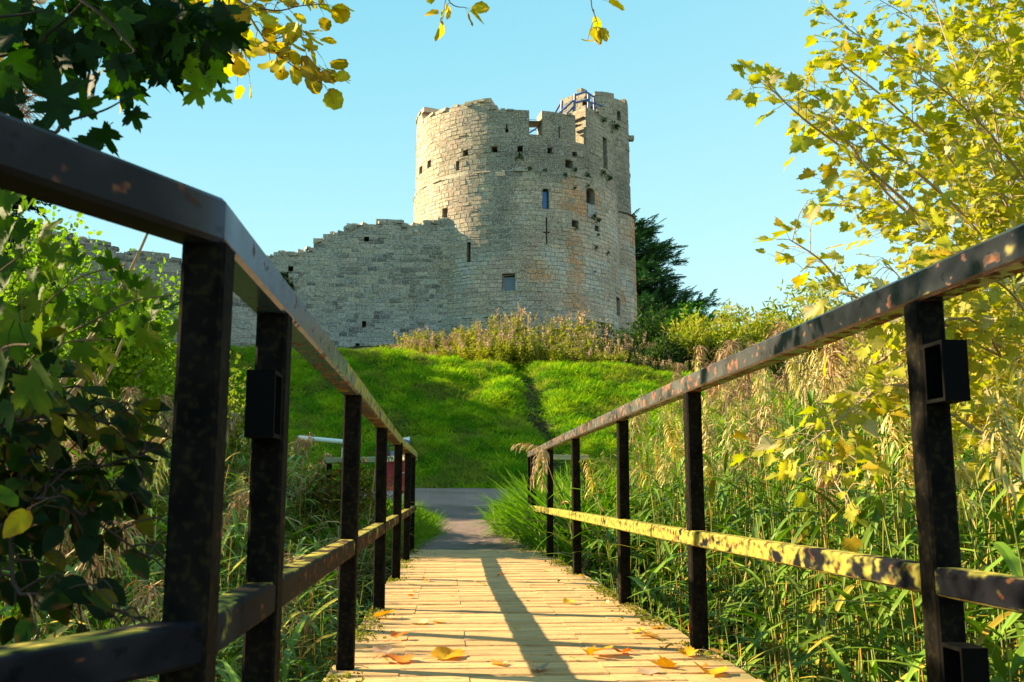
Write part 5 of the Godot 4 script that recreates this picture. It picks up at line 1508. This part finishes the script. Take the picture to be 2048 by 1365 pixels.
# ---------------------------------------------------------------- the poplar at the right
func build_poplar() -> void:
	var at := Vector3(4.3, -0.9, -4.6)
	var t := thing("white_poplar", "young white poplar with yellow green lobed leaves at the right edge", "tree", at)
	var wood := MB.new(); wood.off = at
	var xs := []
	var wc := Color(0.30, 0.23, 0.14)
	var stems := [
		[at, Vector3(3.022, 1.210, -4.600), Vector3(2.374, 1.812, -4.200), Vector3(1.888, 2.126, -4.000), Vector3(1.552, 2.301, -3.900), Vector3(1.448, 2.376, -3.900)],
		[at, Vector3(2.811, 1.094, -4.400), Vector3(2.124, 1.691, -4.000), Vector3(1.706, 1.967, -3.800), Vector3(1.408, 2.133, -3.700), Vector3(1.271, 2.265, -3.700)],
		[Vector3(3.022, 1.210, -4.600), Vector3(2.707, 1.997, -4.600), Vector3(2.538, 2.492, -4.700), Vector3(2.346, 2.879, -4.800), Vector3(2.088, 3.064, -4.800), Vector3(1.947, 3.184, -4.800)],
		[Vector3(3.022, 1.210, -4.600), Vector3(2.561, 2.007, -4.300), Vector3(2.408, 2.535, -4.300), Vector3(2.363, 2.931, -4.400), Vector3(2.361, 3.298, -4.500)],
		[at, Vector3(3.321, 1.644, -4.800), Vector3(3.137, 2.526, -4.900), Vector3(3.047, 3.133, -5.000), Vector3(3.000, 3.689, -5.100)],
		[at, Vector3(2.734, 0.853, -4.100), Vector3(2.217, 1.235, -3.800), Vector3(1.797, 1.317, -3.600), Vector3(1.506, 1.371, -3.500), Vector3(1.364, 1.519, -3.500), Vector3(1.255, 1.592, -3.500)],
		[at, Vector3(2.520, 0.645, -3.900), Vector3(2.016, 0.911, -3.700), Vector3(1.685, 1.071, -3.600), Vector3(1.429, 0.950, -3.500), Vector3(1.222, 0.812, -3.400)],
		[Vector3(2.811, 1.094, -4.400), Vector3(2.512, 1.557, -4.400), Vector3(2.344, 1.865, -4.500), Vector3(2.178, 2.013, -4.600), Vector3(1.905, 2.058, -4.600)],
		[Vector3(3.321, 1.644, -4.800), Vector3(2.557, 1.874, -4.000), Vector3(2.240, 2.107, -3.800), Vector3(2.008, 2.254, -3.700), Vector3(1.889, 2.335, -3.700)],
		[Vector3(3.022, 1.210, -4.600), Vector3(2.994, 1.765, -4.900), Vector3(2.957, 2.340, -5.200), Vector3(2.736, 2.601, -5.300), Vector3(2.454, 2.773, -5.300)],
		[at, Vector3(3.291, 1.021, -5.000), Vector3(3.016, 1.578, -5.200), Vector3(2.856, 1.869, -5.400), Vector3(2.622, 1.866, -5.400)],
		[at, Vector3(2.682, 0.536, -4.200), Vector3(2.395, 0.856, -4.200), Vector3(2.259, 1.160, -4.200), Vector3(2.254, 1.329, -4.300)],
		[Vector3(3.321, 1.644, -4.800), Vector3(2.933, 2.541, -4.400), Vector3(2.820, 2.998, -4.400), Vector3(2.794, 3.311, -4.400)],
		[Vector3(2.734, 0.853, -4.100), Vector3(2.207, 1.322, -3.600), Vector3(1.965, 1.431, -3.400), Vector3(1.858, 1.485, -3.400)],
		[Vector3(3.321, 1.644, -4.800), Vector3(3.446, 2.595, -5.500), Vector3(3.350, 3.252, -5.800), Vector3(3.085, 3.710, -6.000), Vector3(2.824, 3.876, -6.000)],
	]
	for i in stems.size():
		if i < 13:
			var alt := []
			for q: Vector3 in stems[i]: alt.append(q + (rv(0.22) + Vector3(0.30, 0.0, -0.15) if q != at else Vector3.ZERO))
			branch(wood, xs, alt, 0.010 if alt[0] == at else 0.006, 0.002, 0.038, Vector2(0.08, 0.34), Vector2(0.05, 0.10), 0.34, wc, 0.35, 0.05)
		branch(wood, xs, stems[i], 0.012 if stems[i][0] == at else 0.007, 0.002, 0.028, Vector2(0.08, 0.36), Vector2(0.055, 0.112), 0.26 if i != 5 and i != 6 else 0.36, wc, 0.35, 0.05)
	for i in 16:
		var tip := ray_point(rr(1880, 2110), rr(-60, 620), rr(4.4, 6.2))
		var mid := at.lerp(tip, 0.55) + Vector3(0.25, 0.35, 0.0)
		branch(wood, xs, [at, mid, tip], 0.009, 0.002, 0.034, Vector2(0.1, 0.4), Vector2(0.055, 0.105), 0.42, wc, 0.35, 0.05)
	part("stem", wood.mesh(), mats.bark, t)
	var vs := leaf_variants("poplar", [Color(0.42, 0.40, 0.04), Color(0.36, 0.37, 0.035), Color(0.46, 0.42, 0.06), Color(0.50, 0.36, 0.02), Color(0.55, 0.48, 0.26), Color(0.40, 0.37, 0.09)], [Color(0.28, 0.27, 0.03), Color(0.26, 0.26, 0.03), Color(0.30, 0.26, 0.04), Color(0.32, 0.17, 0.02), Color(0.42, 0.38, 0.25), Color(0.35, 0.26, 0.04)], 3, 0.45)
	xs.shuffle()
	hang_leaves(t, xs, vs, mats.yellow_leaf)

# ---------------------------------------------------------------- the maple and the yellow bough at upper left
func build_maple() -> void:
	var at := Vector3(-3.6, -0.6, -2.9)
	var t := thing("field_maple", "maple with dark green five lobed leaves hanging into the upper left", "tree", at)
	var wood := MB.new(); wood.off = at
	var xs := []
	var wc := Color(0.04, 0.03, 0.022)
	wood.tube(curve([at, at + Vector3(0.1, 1.6, 0.1), at + Vector3(-0.1, 3.2, 0.2), at + Vector3(0.2, 4.6, 0.0)], 6), 0.11, 0.05, 8, wc, wc)
	var limb := [
		[at + Vector3(0, 2.6, 0.1), Vector3(-1.674, 1.632, -2.400), Vector3(-0.916, 1.560, -2.000), Vector3(-0.800, 1.594, -1.950), Vector3(-0.741, 1.657, -1.950), Vector3(-0.681, 1.740, -1.950)],
		[at + Vector3(0, 2.2, 0.1), Vector3(-1.412, 1.384, -2.200), Vector3(-0.756, 1.290, -1.750), Vector3(-0.681, 1.329, -1.750), Vector3(-0.617, 1.352, -1.750), Vector3(-0.583, 1.373, -1.750)],
		[at + Vector3(0.1, 3.0, 0.1), Vector3(-1.484, 2.067, -2.400), Vector3(-0.818, 1.807, -2.100), Vector3(-0.592, 1.676, -2.000), Vector3(-0.526, 1.574, -2.000), Vector3(-0.493, 1.515, -2.000)],
		[at + Vector3(0.1, 3.2, 0.1), Vector3(-1.377, 2.206, -2.400), Vector3(-0.769, 1.879, -2.100), Vector3(-0.523, 1.740, -2.000), Vector3(-0.447, 1.653, -2.000)],
		[at + Vector3(0.0, 2.8, 0.1), Vector3(-1.411, 1.883, -2.300), Vector3(-0.889, 1.743, -2.050), Vector3(-0.702, 1.656, -2.000), Vector3(-0.589, 1.616, -2.000)],
		[at + Vector3(0.0, 2.4, 0.1), Vector3(-1.507, 1.718, -2.300), Vector3(-0.982, 1.636, -2.000), Vector3(-0.839, 1.602, -1.900), Vector3(-0.792, 1.614, -1.900)],
		[at + Vector3(0.0, 2.9, 0.1), Vector3(-1.246, 1.895, -2.200), Vector3(-0.766, 1.656, -1.900), Vector3(-0.609, 1.523, -1.850), Vector3(-0.617, 1.503, -1.850)],
	]
	for i in limb.size():
		var p: PackedVector3Array = curve(limb[i], 6)
		wood.tube(p, 0.0055, 0.0013, 6, wc, wc)
	# single leaves where the boughs carry them: place, pointing direction in the picture's plane, size
	var dat := [
		[100,195,1.75, 30,0.125], [118,215,1.74, 250,0.10], [165,215,1.76, 20,0.075], [205,262,1.74, 290,0.085], [265,225,1.76, 300,0.062], [262,195,1.78, 150,0.05], [190,285,1.72, 210,0.08], [60,262,1.70, 280,0.10],
		[60,25,1.95, 230,0.13], [105,45,1.95, 300,0.12], [30,70,1.9, 200,0.11], [150,75,1.95, 290,0.14], [120,110,1.93, 250,0.115], [185,55,1.96, 320,0.13], [215,70,1.97, 270,0.13], [235,30,1.96, 300,0.13], [160,20,1.98, 160,0.12], [80,95,1.92, 260,0.10],
		[290,20,2.0, 250,0.13], [320,55,2.0, 280,0.14], [285,70,2.0, 230,0.13], [340,85,2.0, 300,0.12], [380,20,2.02, 270,0.14], [410,60,2.02, 300,0.12], [430,20,2.02, 330,0.13], [395,95,2.0, 260,0.11], [365,50,2.02, 200,0.13], [455,60,2.0, 320,0.10],
		[405,155,2.0, 250,0.085], [425,140,2.0, 330,0.085], [395,180,2.0, 240,0.075], [440,185,2.0, 320,0.06], [375,125,2.0, 300,0.07],
		[245,120,1.9, 265,0.095], [235,115,1.9, 300,0.06], [320,140,1.95, 250,0.075], [0,150,1.9, 260,0.12], [10,200,1.85, 300,0.10], [20,120,1.9, 330,0.10], [200,10,2.0, 230,0.13], [255,5,2.0, 280,0.13], [330,5,2.0, 250,0.14], [345,-10,2.05, 300,0.14], [60,-10,2.0, 270,0.13], [10,10,1.95, 250,0.12],
		[310,95,2.02, 200,0.09], [270,45,2.03, 260,0.13], [300,40,1.96, 330,0.12], [355,70,1.98, 230,0.12], [225,45,2.0, 220,0.12], [175,95,1.94, 300,0.09]]
	var cam := get_node("camera") as Camera3D
	var bx := cam.basis.x; var by := cam.basis.y; var bz := cam.basis.z
	for q in dat:
		var p := ray_point(q[0], q[1], q[2])
		var a := deg_to_rad(q[3] + rr(-18, 18))
		var d := bx * cos(a) + by * sin(a) + bz * rr(-0.35, 0.35)
		var s: float = q[4]
		xs.append(look(d, bz + rv(0.55), s, p - d.normalized() * s * 0.6))
	for i in 42:
		var px := rr(-30, 480)
		var p := ray_point(px, rr(-40, 95 - 0.05 * px) + (20.0 if px > 200 and px < 330 else 0.0), rr(2.0, 2.6))
		var a := deg_to_rad(rr(200, 340))
		var d := bx * cos(a) + by * sin(a) + bz * rr(-0.5, 0.5)
		xs.append(look(d, bz + rv(0.8), rr(0.10, 0.15), p))
	# the crown out of sight to the left
	for i in 1500:
		var d := rv().normalized() * pow(rng.randf(), 0.4)
		xs.append(look(rv() + Vector3(0, -0.6, 0), rv() + Vector3(0, 1, 0), rr(0.10, 0.15), at + Vector3(-0.3, 3.6, 0.1) + d * Vector3(2.3, 1.9, 1.5)))
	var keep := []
	var lit := []  # leaves whose sunlight is put into brighter leaf colours
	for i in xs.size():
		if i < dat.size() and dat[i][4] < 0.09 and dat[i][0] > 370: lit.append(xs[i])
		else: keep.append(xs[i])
	part("stem", wood.mesh(), mats.bark, t)
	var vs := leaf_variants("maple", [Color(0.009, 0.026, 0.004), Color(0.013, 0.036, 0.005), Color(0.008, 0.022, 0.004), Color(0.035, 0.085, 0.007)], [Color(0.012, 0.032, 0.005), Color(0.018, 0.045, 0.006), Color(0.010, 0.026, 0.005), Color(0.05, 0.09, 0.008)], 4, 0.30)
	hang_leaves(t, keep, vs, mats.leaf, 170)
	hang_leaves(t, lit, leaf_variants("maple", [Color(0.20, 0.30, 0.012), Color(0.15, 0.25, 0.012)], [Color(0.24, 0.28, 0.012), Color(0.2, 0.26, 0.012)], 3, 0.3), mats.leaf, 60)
	# the yellow bough of an aspen further back
	var at2 := Vector3(-3.4, 0.0, -6.5)
	var y := thing("yellow_aspen", "slender aspen bough with backlit yellow leaves at the upper left", "tree", at2)
	var w2 := MB.new(); w2.off = at2
	var ys := []
	w2.tube(curve([at2, at2 + Vector3(0.1, 2.4, 0.6), at2 + Vector3(0.3, 4.2, 1.2), at2 + Vector3(0.8, 5.4, 1.6)], 6), 0.06, 0.03, 7, Color(0.2, 0.16, 0.11), Color(0.18, 0.14, 0.09))
	var boughs := [
		[at2 + Vector3(0.6, 4.9, 1.4), Vector3(-1.334, 3.278, -4.200), Vector3(-0.839, 2.571, -3.600), Vector3(-0.710, 2.366, -3.500), Vector3(-0.644, 2.272, -3.500), Vector3(-0.533, 2.188, -3.500), Vector3(-0.454, 2.143, -3.500)],
		[Vector3(-1.334, 3.278, -4.200), Vector3(-0.894, 2.655, -3.800), Vector3(-0.696, 2.526, -3.700), Vector3(-0.581, 2.547, -3.700), Vector3(-0.485, 2.558, -3.700)],
		[Vector3(-1.334, 3.278, -4.200), Vector3(-1.128, 2.647, -3.800), Vector3(-1.128, 2.430, -3.700), Vector3(-1.151, 2.338, -3.700), Vector3(-1.193, 2.246, -3.700)],
		[Vector3(-0.839, 2.571, -3.600), Vector3(-0.809, 2.481, -3.700), Vector3(-0.794, 2.359, -3.700), Vector3(-0.636, 2.368, -3.600), Vector3(-0.528, 2.333, -3.500)],
		[Vector3(-1.334, 3.278, -4.200), Vector3(-1.086, 2.776, -4.000), Vector3(-0.976, 2.602, -4.000), Vector3(-0.868, 2.470, -3.900)],
		[at2 + Vector3(0.1, 3.0, 0.7), Vector3(-2.260, 2.818, -4.200), Vector3(-1.800, 2.569, -3.900), Vector3(-1.700, 2.439, -3.800)],
		[at2 + Vector3(0.8, 5.4, 1.6), Vector3(-0.647, 3.296, -4.000), Vector3(-0.081, 2.770, -3.800), Vector3(0.001, 2.632, -3.800), Vector3(0.061, 2.613, -3.800)],
		[Vector3(-0.647, 3.296, -4.000), Vector3(0.202, 2.934, -3.800), Vector3(0.530, 2.727, -3.800), Vector3(0.581, 2.620, -3.800), Vector3(0.600, 2.566, -3.800)],
	]
	for i in boughs.size():
		branch(w2, ys, boughs[i], 0.005, 0.0015, 0.035 if i < 5 else 0.06, Vector2(0.06, 0.2), Vector2(0.05, 0.085), [0.52, 0.55, 0.55, 0.3, 0.5, 0.72, 0.84, 0.86][i], Color(0.13, 0.085, 0.05), 0.6, 0.06)
	part("stem", w2.mesh(), mats.bark, y)
	var yv := leaf_variants("round", [Color(0.58, 0.46, 0.012), Color(0.48, 0.43, 0.015), Color(0.62, 0.46, 0.012), Color(0.40, 0.28, 0.03)], [Color(0.36, 0.30, 0.02), Color(0.30, 0.28, 0.02), Color(0.42, 0.24, 0.02), Color(0.22, 0.10, 0.02)], 3, 0.4)
	hang_leaves(y, ys, yv, mats.yellow_leaf)
func ray_point(px: float, py: float, depth: float) -> Vector3:
	var cam := get_node("camera") as Camera3D
	var d := cam.basis * Vector3((px - 1024) / 2000.0, -(py - 682.5) / 2000.0, -1)
	return EYE + d * (depth / -d.z)

# ---------------------------------------------------------------- bushes close by at the left
func build_left_bushes() -> void:
	var at := Vector3(-2.5, -0.9, -2.6)
	var t := thing("maple_sapling", "maple sapling with part sunlit lobed leaves before the grey wall at left", "sapling", at)
	var wood := MB.new(); wood.off = at
	var wc := Color(0.22, 0.15, 0.08)
	var xs := []
	for l in [[at, Vector3(-1.187, 0.782, -2.600), Vector3(-0.976, 0.985, -2.400), Vector3(-0.798, 1.065, -2.300), Vector3(-0.723, 1.107, -2.300), Vector3(-0.628, 1.125, -2.300)], [at, Vector3(-1.246, 0.907, -2.600), Vector3(-0.983, 1.080, -2.400), Vector3(-0.885, 1.178, -2.400), Vector3(-0.771, 1.216, -2.400)], [at, Vector3(-0.978, 0.683, -2.200), Vector3(-0.809, 0.875, -2.000), Vector3(-0.758, 0.964, -2.000), Vector3(-0.686, 0.990, -2.100)], [at, Vector3(-0.921, 0.754, -1.900), Vector3(-0.667, 0.870, -1.500), Vector3(-0.571, 0.879, -1.400)], [at, Vector3(-1.216, 1.006, -2.400), Vector3(-0.991, 1.134, -2.200), Vector3(-0.912, 1.202, -2.200)]]:
		wood.tube(curve(l, 6), 0.004, 0.0014, 5, wc * 0.5, wc * 0.7)
	for l in [[at + Vector3(0.3, 0, -1.0), Vector3(-1.322, 0.929, -3.400), Vector3(-1.207, 1.164, -3.400), Vector3(-1.089, 1.388, -3.400), Vector3(-1.016, 1.572, -3.400)], [at + Vector3(0.3, 0, -1.0), Vector3(-1.226, 0.868, -3.200), Vector3(-1.083, 1.009, -3.200), Vector3(-1.022, 1.153, -3.200)]]:
		wood.tube(curve(l, 6), 0.012, 0.004, 5, Color(0.34, 0.24, 0.13), Color(0.34, 0.24, 0.13))
	part("stem", wood.mesh(), mats.bark, t)
	var cam := get_node("camera") as Camera3D
	var bx := cam.basis.x; var by := cam.basis.y; var bz := cam.basis.z
	var dat := [[225,540,2.4, 70,0.085], [205,595,2.35, 300,0.10], [130,585,2.4, 250,0.11], [75,600,2.3, 230,0.11], [285,650,2.3, 280,0.12], [330,620,2.3, 20,0.09], [300,600,2.32, 120,0.075], [345,650,2.3, 320,0.085], [165,690,2.1, 290,0.115], [130,660,2.2, 200,0.08], [110,560,2.45, 100,0.08], [60,560,2.3, 60,0.08], [40,650,1.5, 270,0.10], [70,720,1.4, 300,0.11], [10,720,1.4, 240,0.11], [20,560,2.2, 200,0.11], [40,520,2.2, 100,0.10], [5,500,2.1, 80,0.12], [5,610,2.0, 250,0.13], [175,620,2.35, 180,0.08], [240,610,2.35, 60,0.07], [90,520,2.4, 40,0.08], [150,530,2.45, 90,0.07], [40,440,2.2, 50,0.11], [15,470,2.15, 120,0.12], [0,420,2.1, 90,0.12], [270,575,2.4, 95,0.07], [210,650,2.3, 260,0.08], [20,800,1.6, 260,0.10], [110,740,1.9, 280,0.09]]
	for q in dat:
		for r in 3:
			var p := ray_point(q[0] + (rr(-45, 45) if r else 0.0), q[1] + (rr(-40, 40) if r else 0.0), q[2] + 0.15 * r)
			var a := deg_to_rad(q[3] + rr(-25, 25))
			var d := bx * cos(a) + by * sin(a) + bz * rr(-0.5, 0.5)
			xs.append(look(d, bz + rv(0.8) + Vector3(-0.3, 0.5, 0), q[4] * rr(0.8, 1.0), p - d.normalized() * q[4] * 0.5))
	var vs := leaf_variants("maple", [Color(0.07, 0.13, 0.014), Color(0.11, 0.17, 0.016), Color(0.16, 0.19, 0.02), Color(0.05, 0.10, 0.014)], [Color(0.14, 0.16, 0.015), Color(0.20, 0.17, 0.02), Color(0.25, 0.16, 0.02), Color(0.08, 0.12, 0.015)], 3, 0.35)
	hang_leaves(t, xs, vs, mats.leaf)
	# a hazel-like bush with toothed oval leaves, in shade
	var at2 := Vector3(-1.75, -1.2, -1.7)
	var h := thing("hedge_bush", "shaded bush with oval toothed leaves, some turning yellow, at lower left", "bush", at2)
	var w2 := MB.new(); w2.off = at2
	var hs := []
	var wd := Color(0.05, 0.035, 0.025)
	for l in [[at2, Vector3(-0.943, 0.663, -2.000), Vector3(-0.718, 0.708, -1.800), Vector3(-0.584, 0.720, -1.750), Vector3(-0.478, 0.758, -1.750)], [at2, Vector3(-0.935, 0.570, -2.000), Vector3(-0.675, 0.666, -1.700), Vector3(-0.561, 0.635, -1.650), Vector3(-0.479, 0.569, -1.700)], [at2, Vector3(-0.947, 0.711, -2.000), Vector3(-0.774, 0.785, -1.800), Vector3(-0.656, 0.808, -1.750), Vector3(-0.563, 0.792, -1.750), Vector3(-0.519, 0.786, -1.800)], [at2, Vector3(-0.876, 0.498, -1.800), Vector3(-0.640, 0.525, -1.600), Vector3(-0.551, 0.517, -1.600), Vector3(-0.461, 0.486, -1.600)], [at2, Vector3(-0.997, 0.758, -2.000), Vector3(-0.832, 0.865, -1.900), Vector3(-0.770, 0.884, -1.900), Vector3(-0.696, 0.857, -1.900)], [at2, Vector3(-0.959, 0.516, -2.100), Vector3(-0.751, 0.610, -1.900), Vector3(-0.667, 0.673, -1.900), Vector3(-0.587, 0.682, -1.900)]]:
		branch(w2, hs, l, 0.005, 0.0015, 0.019, Vector2(0.05, 0.26), Vector2(0.042, 0.066), 0.28, wd, 0.5, 0.045)
	part("stem", w2.mesh(), mats.bark, h)
	hs = hs.filter(func(x): return x.origin.x < -0.52 or x.origin.z > -0.9)
	var hv := leaf_variants("ovate", [Color(0.012, 0.030, 0.004), Color(0.022, 0.05, 0.006), Color(0.010, 0.024, 0.004), Color(0.17, 0.15, 0.012), Color(0.05, 0.085, 0.008)], [Color(0.02, 0.04, 0.006), Color(0.04, 0.06, 0.008), Color(0.02, 0.03, 0.005), Color(0.20, 0.08, 0.02), Color(0.12, 0.07, 0.01)], 3, 0.2, 0.6)
	hang_leaves(h, hs, hv, mats.leaf)
	# tall dry reed heads at the left edge
	for k in [[30,230,3.0,"lower middle"], [5,190,3.1,"leftmost"], [60,150,3.1,"tallest and rightmost"], [15,260,2.9,"shortest"]]:
		var tip := ray_point(k[0], k[1], k[2])
		var b := Vector3(tip.x - 0.4, height(tip.x - 0.4, tip.z), tip.z)
		var rt := thing("dry_reed", k[3] + " of the dry reeds with feathery heads above the left handrail", "reed", b, "dry reeds at the left edge")
		var st := MB.new()
		st.tube(curve([Vector3.ZERO, (tip - b) * 0.5 + Vector3(-0.05, 0, 0), tip - b], 5), 0.006, 0.003, 5, Color(0.3, 0.22, 0.12), Color(0.36, 0.27, 0.16))
		part("stalk", st.mesh(), mats.dry, rt)
		var hd := MB.new()
		for i in 90:
			var p := (tip - b) + Vector3(0.03, 0.12, 0) * rng.randf()
			var d := Vector3(rr(-0.8, 0.8), rr(0.0, 1.2), rr(-0.5, 0.5))
			hd.blade(p + rv(0.02), d, d.cross(rv()).normalized(), rr(0.05, 0.16), 0.005, 1.6, 3, tone(Color(0.24, 0.16, 0.10), 0.2), tone(Color(0.36, 0.25, 0.17), 0.2))
		part("plume", hd.mesh(), mats.dry, rt)

# ---------------------------------------------------------------- fallen leaves
func build_fallen_leaves() -> void:
	var cols := {"yellow": [Color(0.62, 0.40, 0.02), Color(0.50, 0.22, 0.02)], "orange": [Color(0.50, 0.20, 0.03), Color(0.36, 0.12, 0.02)], "cream": [Color(0.62, 0.52, 0.30), Color(0.52, 0.38, 0.20)], "brown": [Color(0.20, 0.09, 0.035), Color(0.13, 0.055, 0.025)], "lime": [Color(0.45, 0.42, 0.05), Color(0.45, 0.30, 0.03)], "pale": [Color(0.48, 0.36, 0.24), Color(0.40, 0.27, 0.17)]}
	var big := [
		[Vector3(-0.214, 0.000, -5.570), "yellow", 0.105, "large curled yellow leaf on the deck beside the third left post"], [Vector3(-0.175, 0.000, -5.382), "cream", 0.07, "pale upturned leaf edge lying against the large curled yellow leaf"], [Vector3(0.012, 0.000, -5.311), "yellow", 0.065, "small folded yellow leaf left of the railing shadow"], [Vector3(-0.150, 0.000, -7.706), "yellow", 0.08, "yellow leaf by itself on the far left planks"],
		[Vector3(-0.193, 0.000, -6.642), "orange", 0.06, "small orange leaf lying on the left planks past the yellow ones"], [Vector3(-0.275, 0.000, -4.697), "orange", 0.10, "orange leaf with a pale stalk near the left deck edge"], [Vector3(-0.288, 0.000, -4.250), "pale", 0.11, "crumpled pale leaf by the foot of the nearest left post"], [Vector3(-0.287, 0.000, -4.041), "brown", 0.11, "dark brown crumpled leaf in the shade of the nearest left post"],
		[Vector3(-0.199, 0.000, -4.294), "orange", 0.10, "reddish curled leaf between the pale leaf and the long yellow leaf"], [Vector3(-0.084, 0.000, -4.188), "yellow", 0.115, "long flat yellow leaf with stalk on the front planks"], [Vector3(0.278, 0.000, -4.015), "cream", 0.085, "pale cream leaf at the left edge of the railing shadow in front"], [Vector3(0.368, 0.000, -4.042), "pale", 0.10, "pinkish flat leaf inside the railing shadow in front"],
		[Vector3(0.552, 0.000, -4.170), "yellow", 0.075, "yellow leaf just right of the railing shadow in front"], [Vector3(0.622, 0.000, -4.369), "yellow", 0.09, "yellow leaf lying just behind the one right of the railing shadow"], [Vector3(0.839, 0.000, -4.381), "orange", 0.10, "orange leaf with pale stalk on the right planks"], [Vector3(0.917, 0.000, -4.663), "cream", 0.085, "white backed leaf near the right deck edge"], [Vector3(1.046, 0.000, -4.830), "cream", 0.085, "cream curled leaf on the right deck edge"],
		[Vector3(1.003, 0.000, -5.094), "cream", 0.06, "small rolled pale leaf on the mossy right edge"], [Vector3(0.985, 0.000, -4.884), "lime", 0.06, "small lime leaf tucked among the cream leaves on the right edge"], [Vector3(0.967, 0.000, -4.143), "yellow", 0.10, "broad yellow leaf at the foot of the second right post"], [Vector3(1.046, 0.000, -4.237), "cream", 0.115, "curled cream leaf at the foot of the second right post"], [Vector3(0.985, 0.000, -3.935), "yellow", 0.125, "bright yellow folded leaf in the front right corner pile"],
		[Vector3(0.820, 0.000, -3.759), "pale", 0.11, "pale shrivelled leaf at the lower edge right of the deck"], [Vector3(0.988, 0.000, -3.728), "yellow", 0.11, "round yellow leaf at the lower right corner of the deck"], [Vector3(1.012, 0.000, -5.952), "cream", 0.075, "white sliver of leaf beside the third right post"], [Vector3(0.510, 0.000, -8.054), "brown", 0.07, "brown leaf near the railing shadow on the far planks"], [Vector3(1.001, 0.000, -8.021), "yellow", 0.07, "yellow leaf against the far right deck edge"], [Vector3(0.787, 0.000, -6.148), "lime", 0.06, "small lime yellow leaf on the right planks"]]
	var mat := vc_mat(0.6, Color(0.9, 0.75, 0.35))
	for q in big:
		var c: Array = cols[q[1]]
		var mb := MB.new()
		leaf_shape(mb, "round" if rng.randf() < 0.45 else "poplar", Transform3D(Basis.from_scale(Vector3(1, 1, 1))), tone(c[0], 0.15), c[1], rr(0.15, 0.75), rr(-0.3, 0.35), 0.4)
		var o := part("fallen_leaf", mb.mesh(), mat, self)
		lay(o, q[0], q[2] * 1.25)
		tag(o, q[3], "leaf", "fallen leaves on the bridge deck")
	var small := []
	for k in 5:
		var mb := MB.new()
		var c: Array = cols.values()[k]
		leaf_shape(mb, "poplar" if k % 2 else "ovate", Transform3D.IDENTITY, tone(c[0], 0.1), c[1], rr(0.2, 0.6), rr(0, 0.4), 0.3)
		small.append(mb.mesh())
	for i in 46:
		var o := part("leaf_scrap", small[rng.randi() % 5], mat, self)
		var zz := rr(-11.6, -3.4)
		var e := rng.randf()
		var x := rr(-0.38, 1.1) if e < 0.45 else (rr(-0.40, -0.22) if e < 0.7 else rr(0.9, 1.12))
		lay(o, Vector3(x, 0, zz), rr(0.018, 0.05))
		tag(o, "tiny dry leaf scrap lying on the deck planks", "leaf", "tiny leaf scraps on the deck")
func lay(o: MeshInstance3D, p: Vector3, s: float) -> void:
	var b := Basis.from_euler(Vector3(-PI / 2 + rr(-0.15, 0.15), 0, 0))
	b = Basis(Vector3.UP, rr(0, TAU)) * Basis.from_euler(Vector3(rr(-0.2, 0.2), 0, rr(-0.3, 0.3))) * b
	var m: PackedVector3Array = o.mesh.surface_get_arrays(0)[Mesh.ARRAY_VERTEX]
	var low := 9.0
	for v in m: low = minf(low, (b * v * s).y)
	o.transform = Transform3D(b * s, Vector3(p.x, -low + 0.001, p.z))
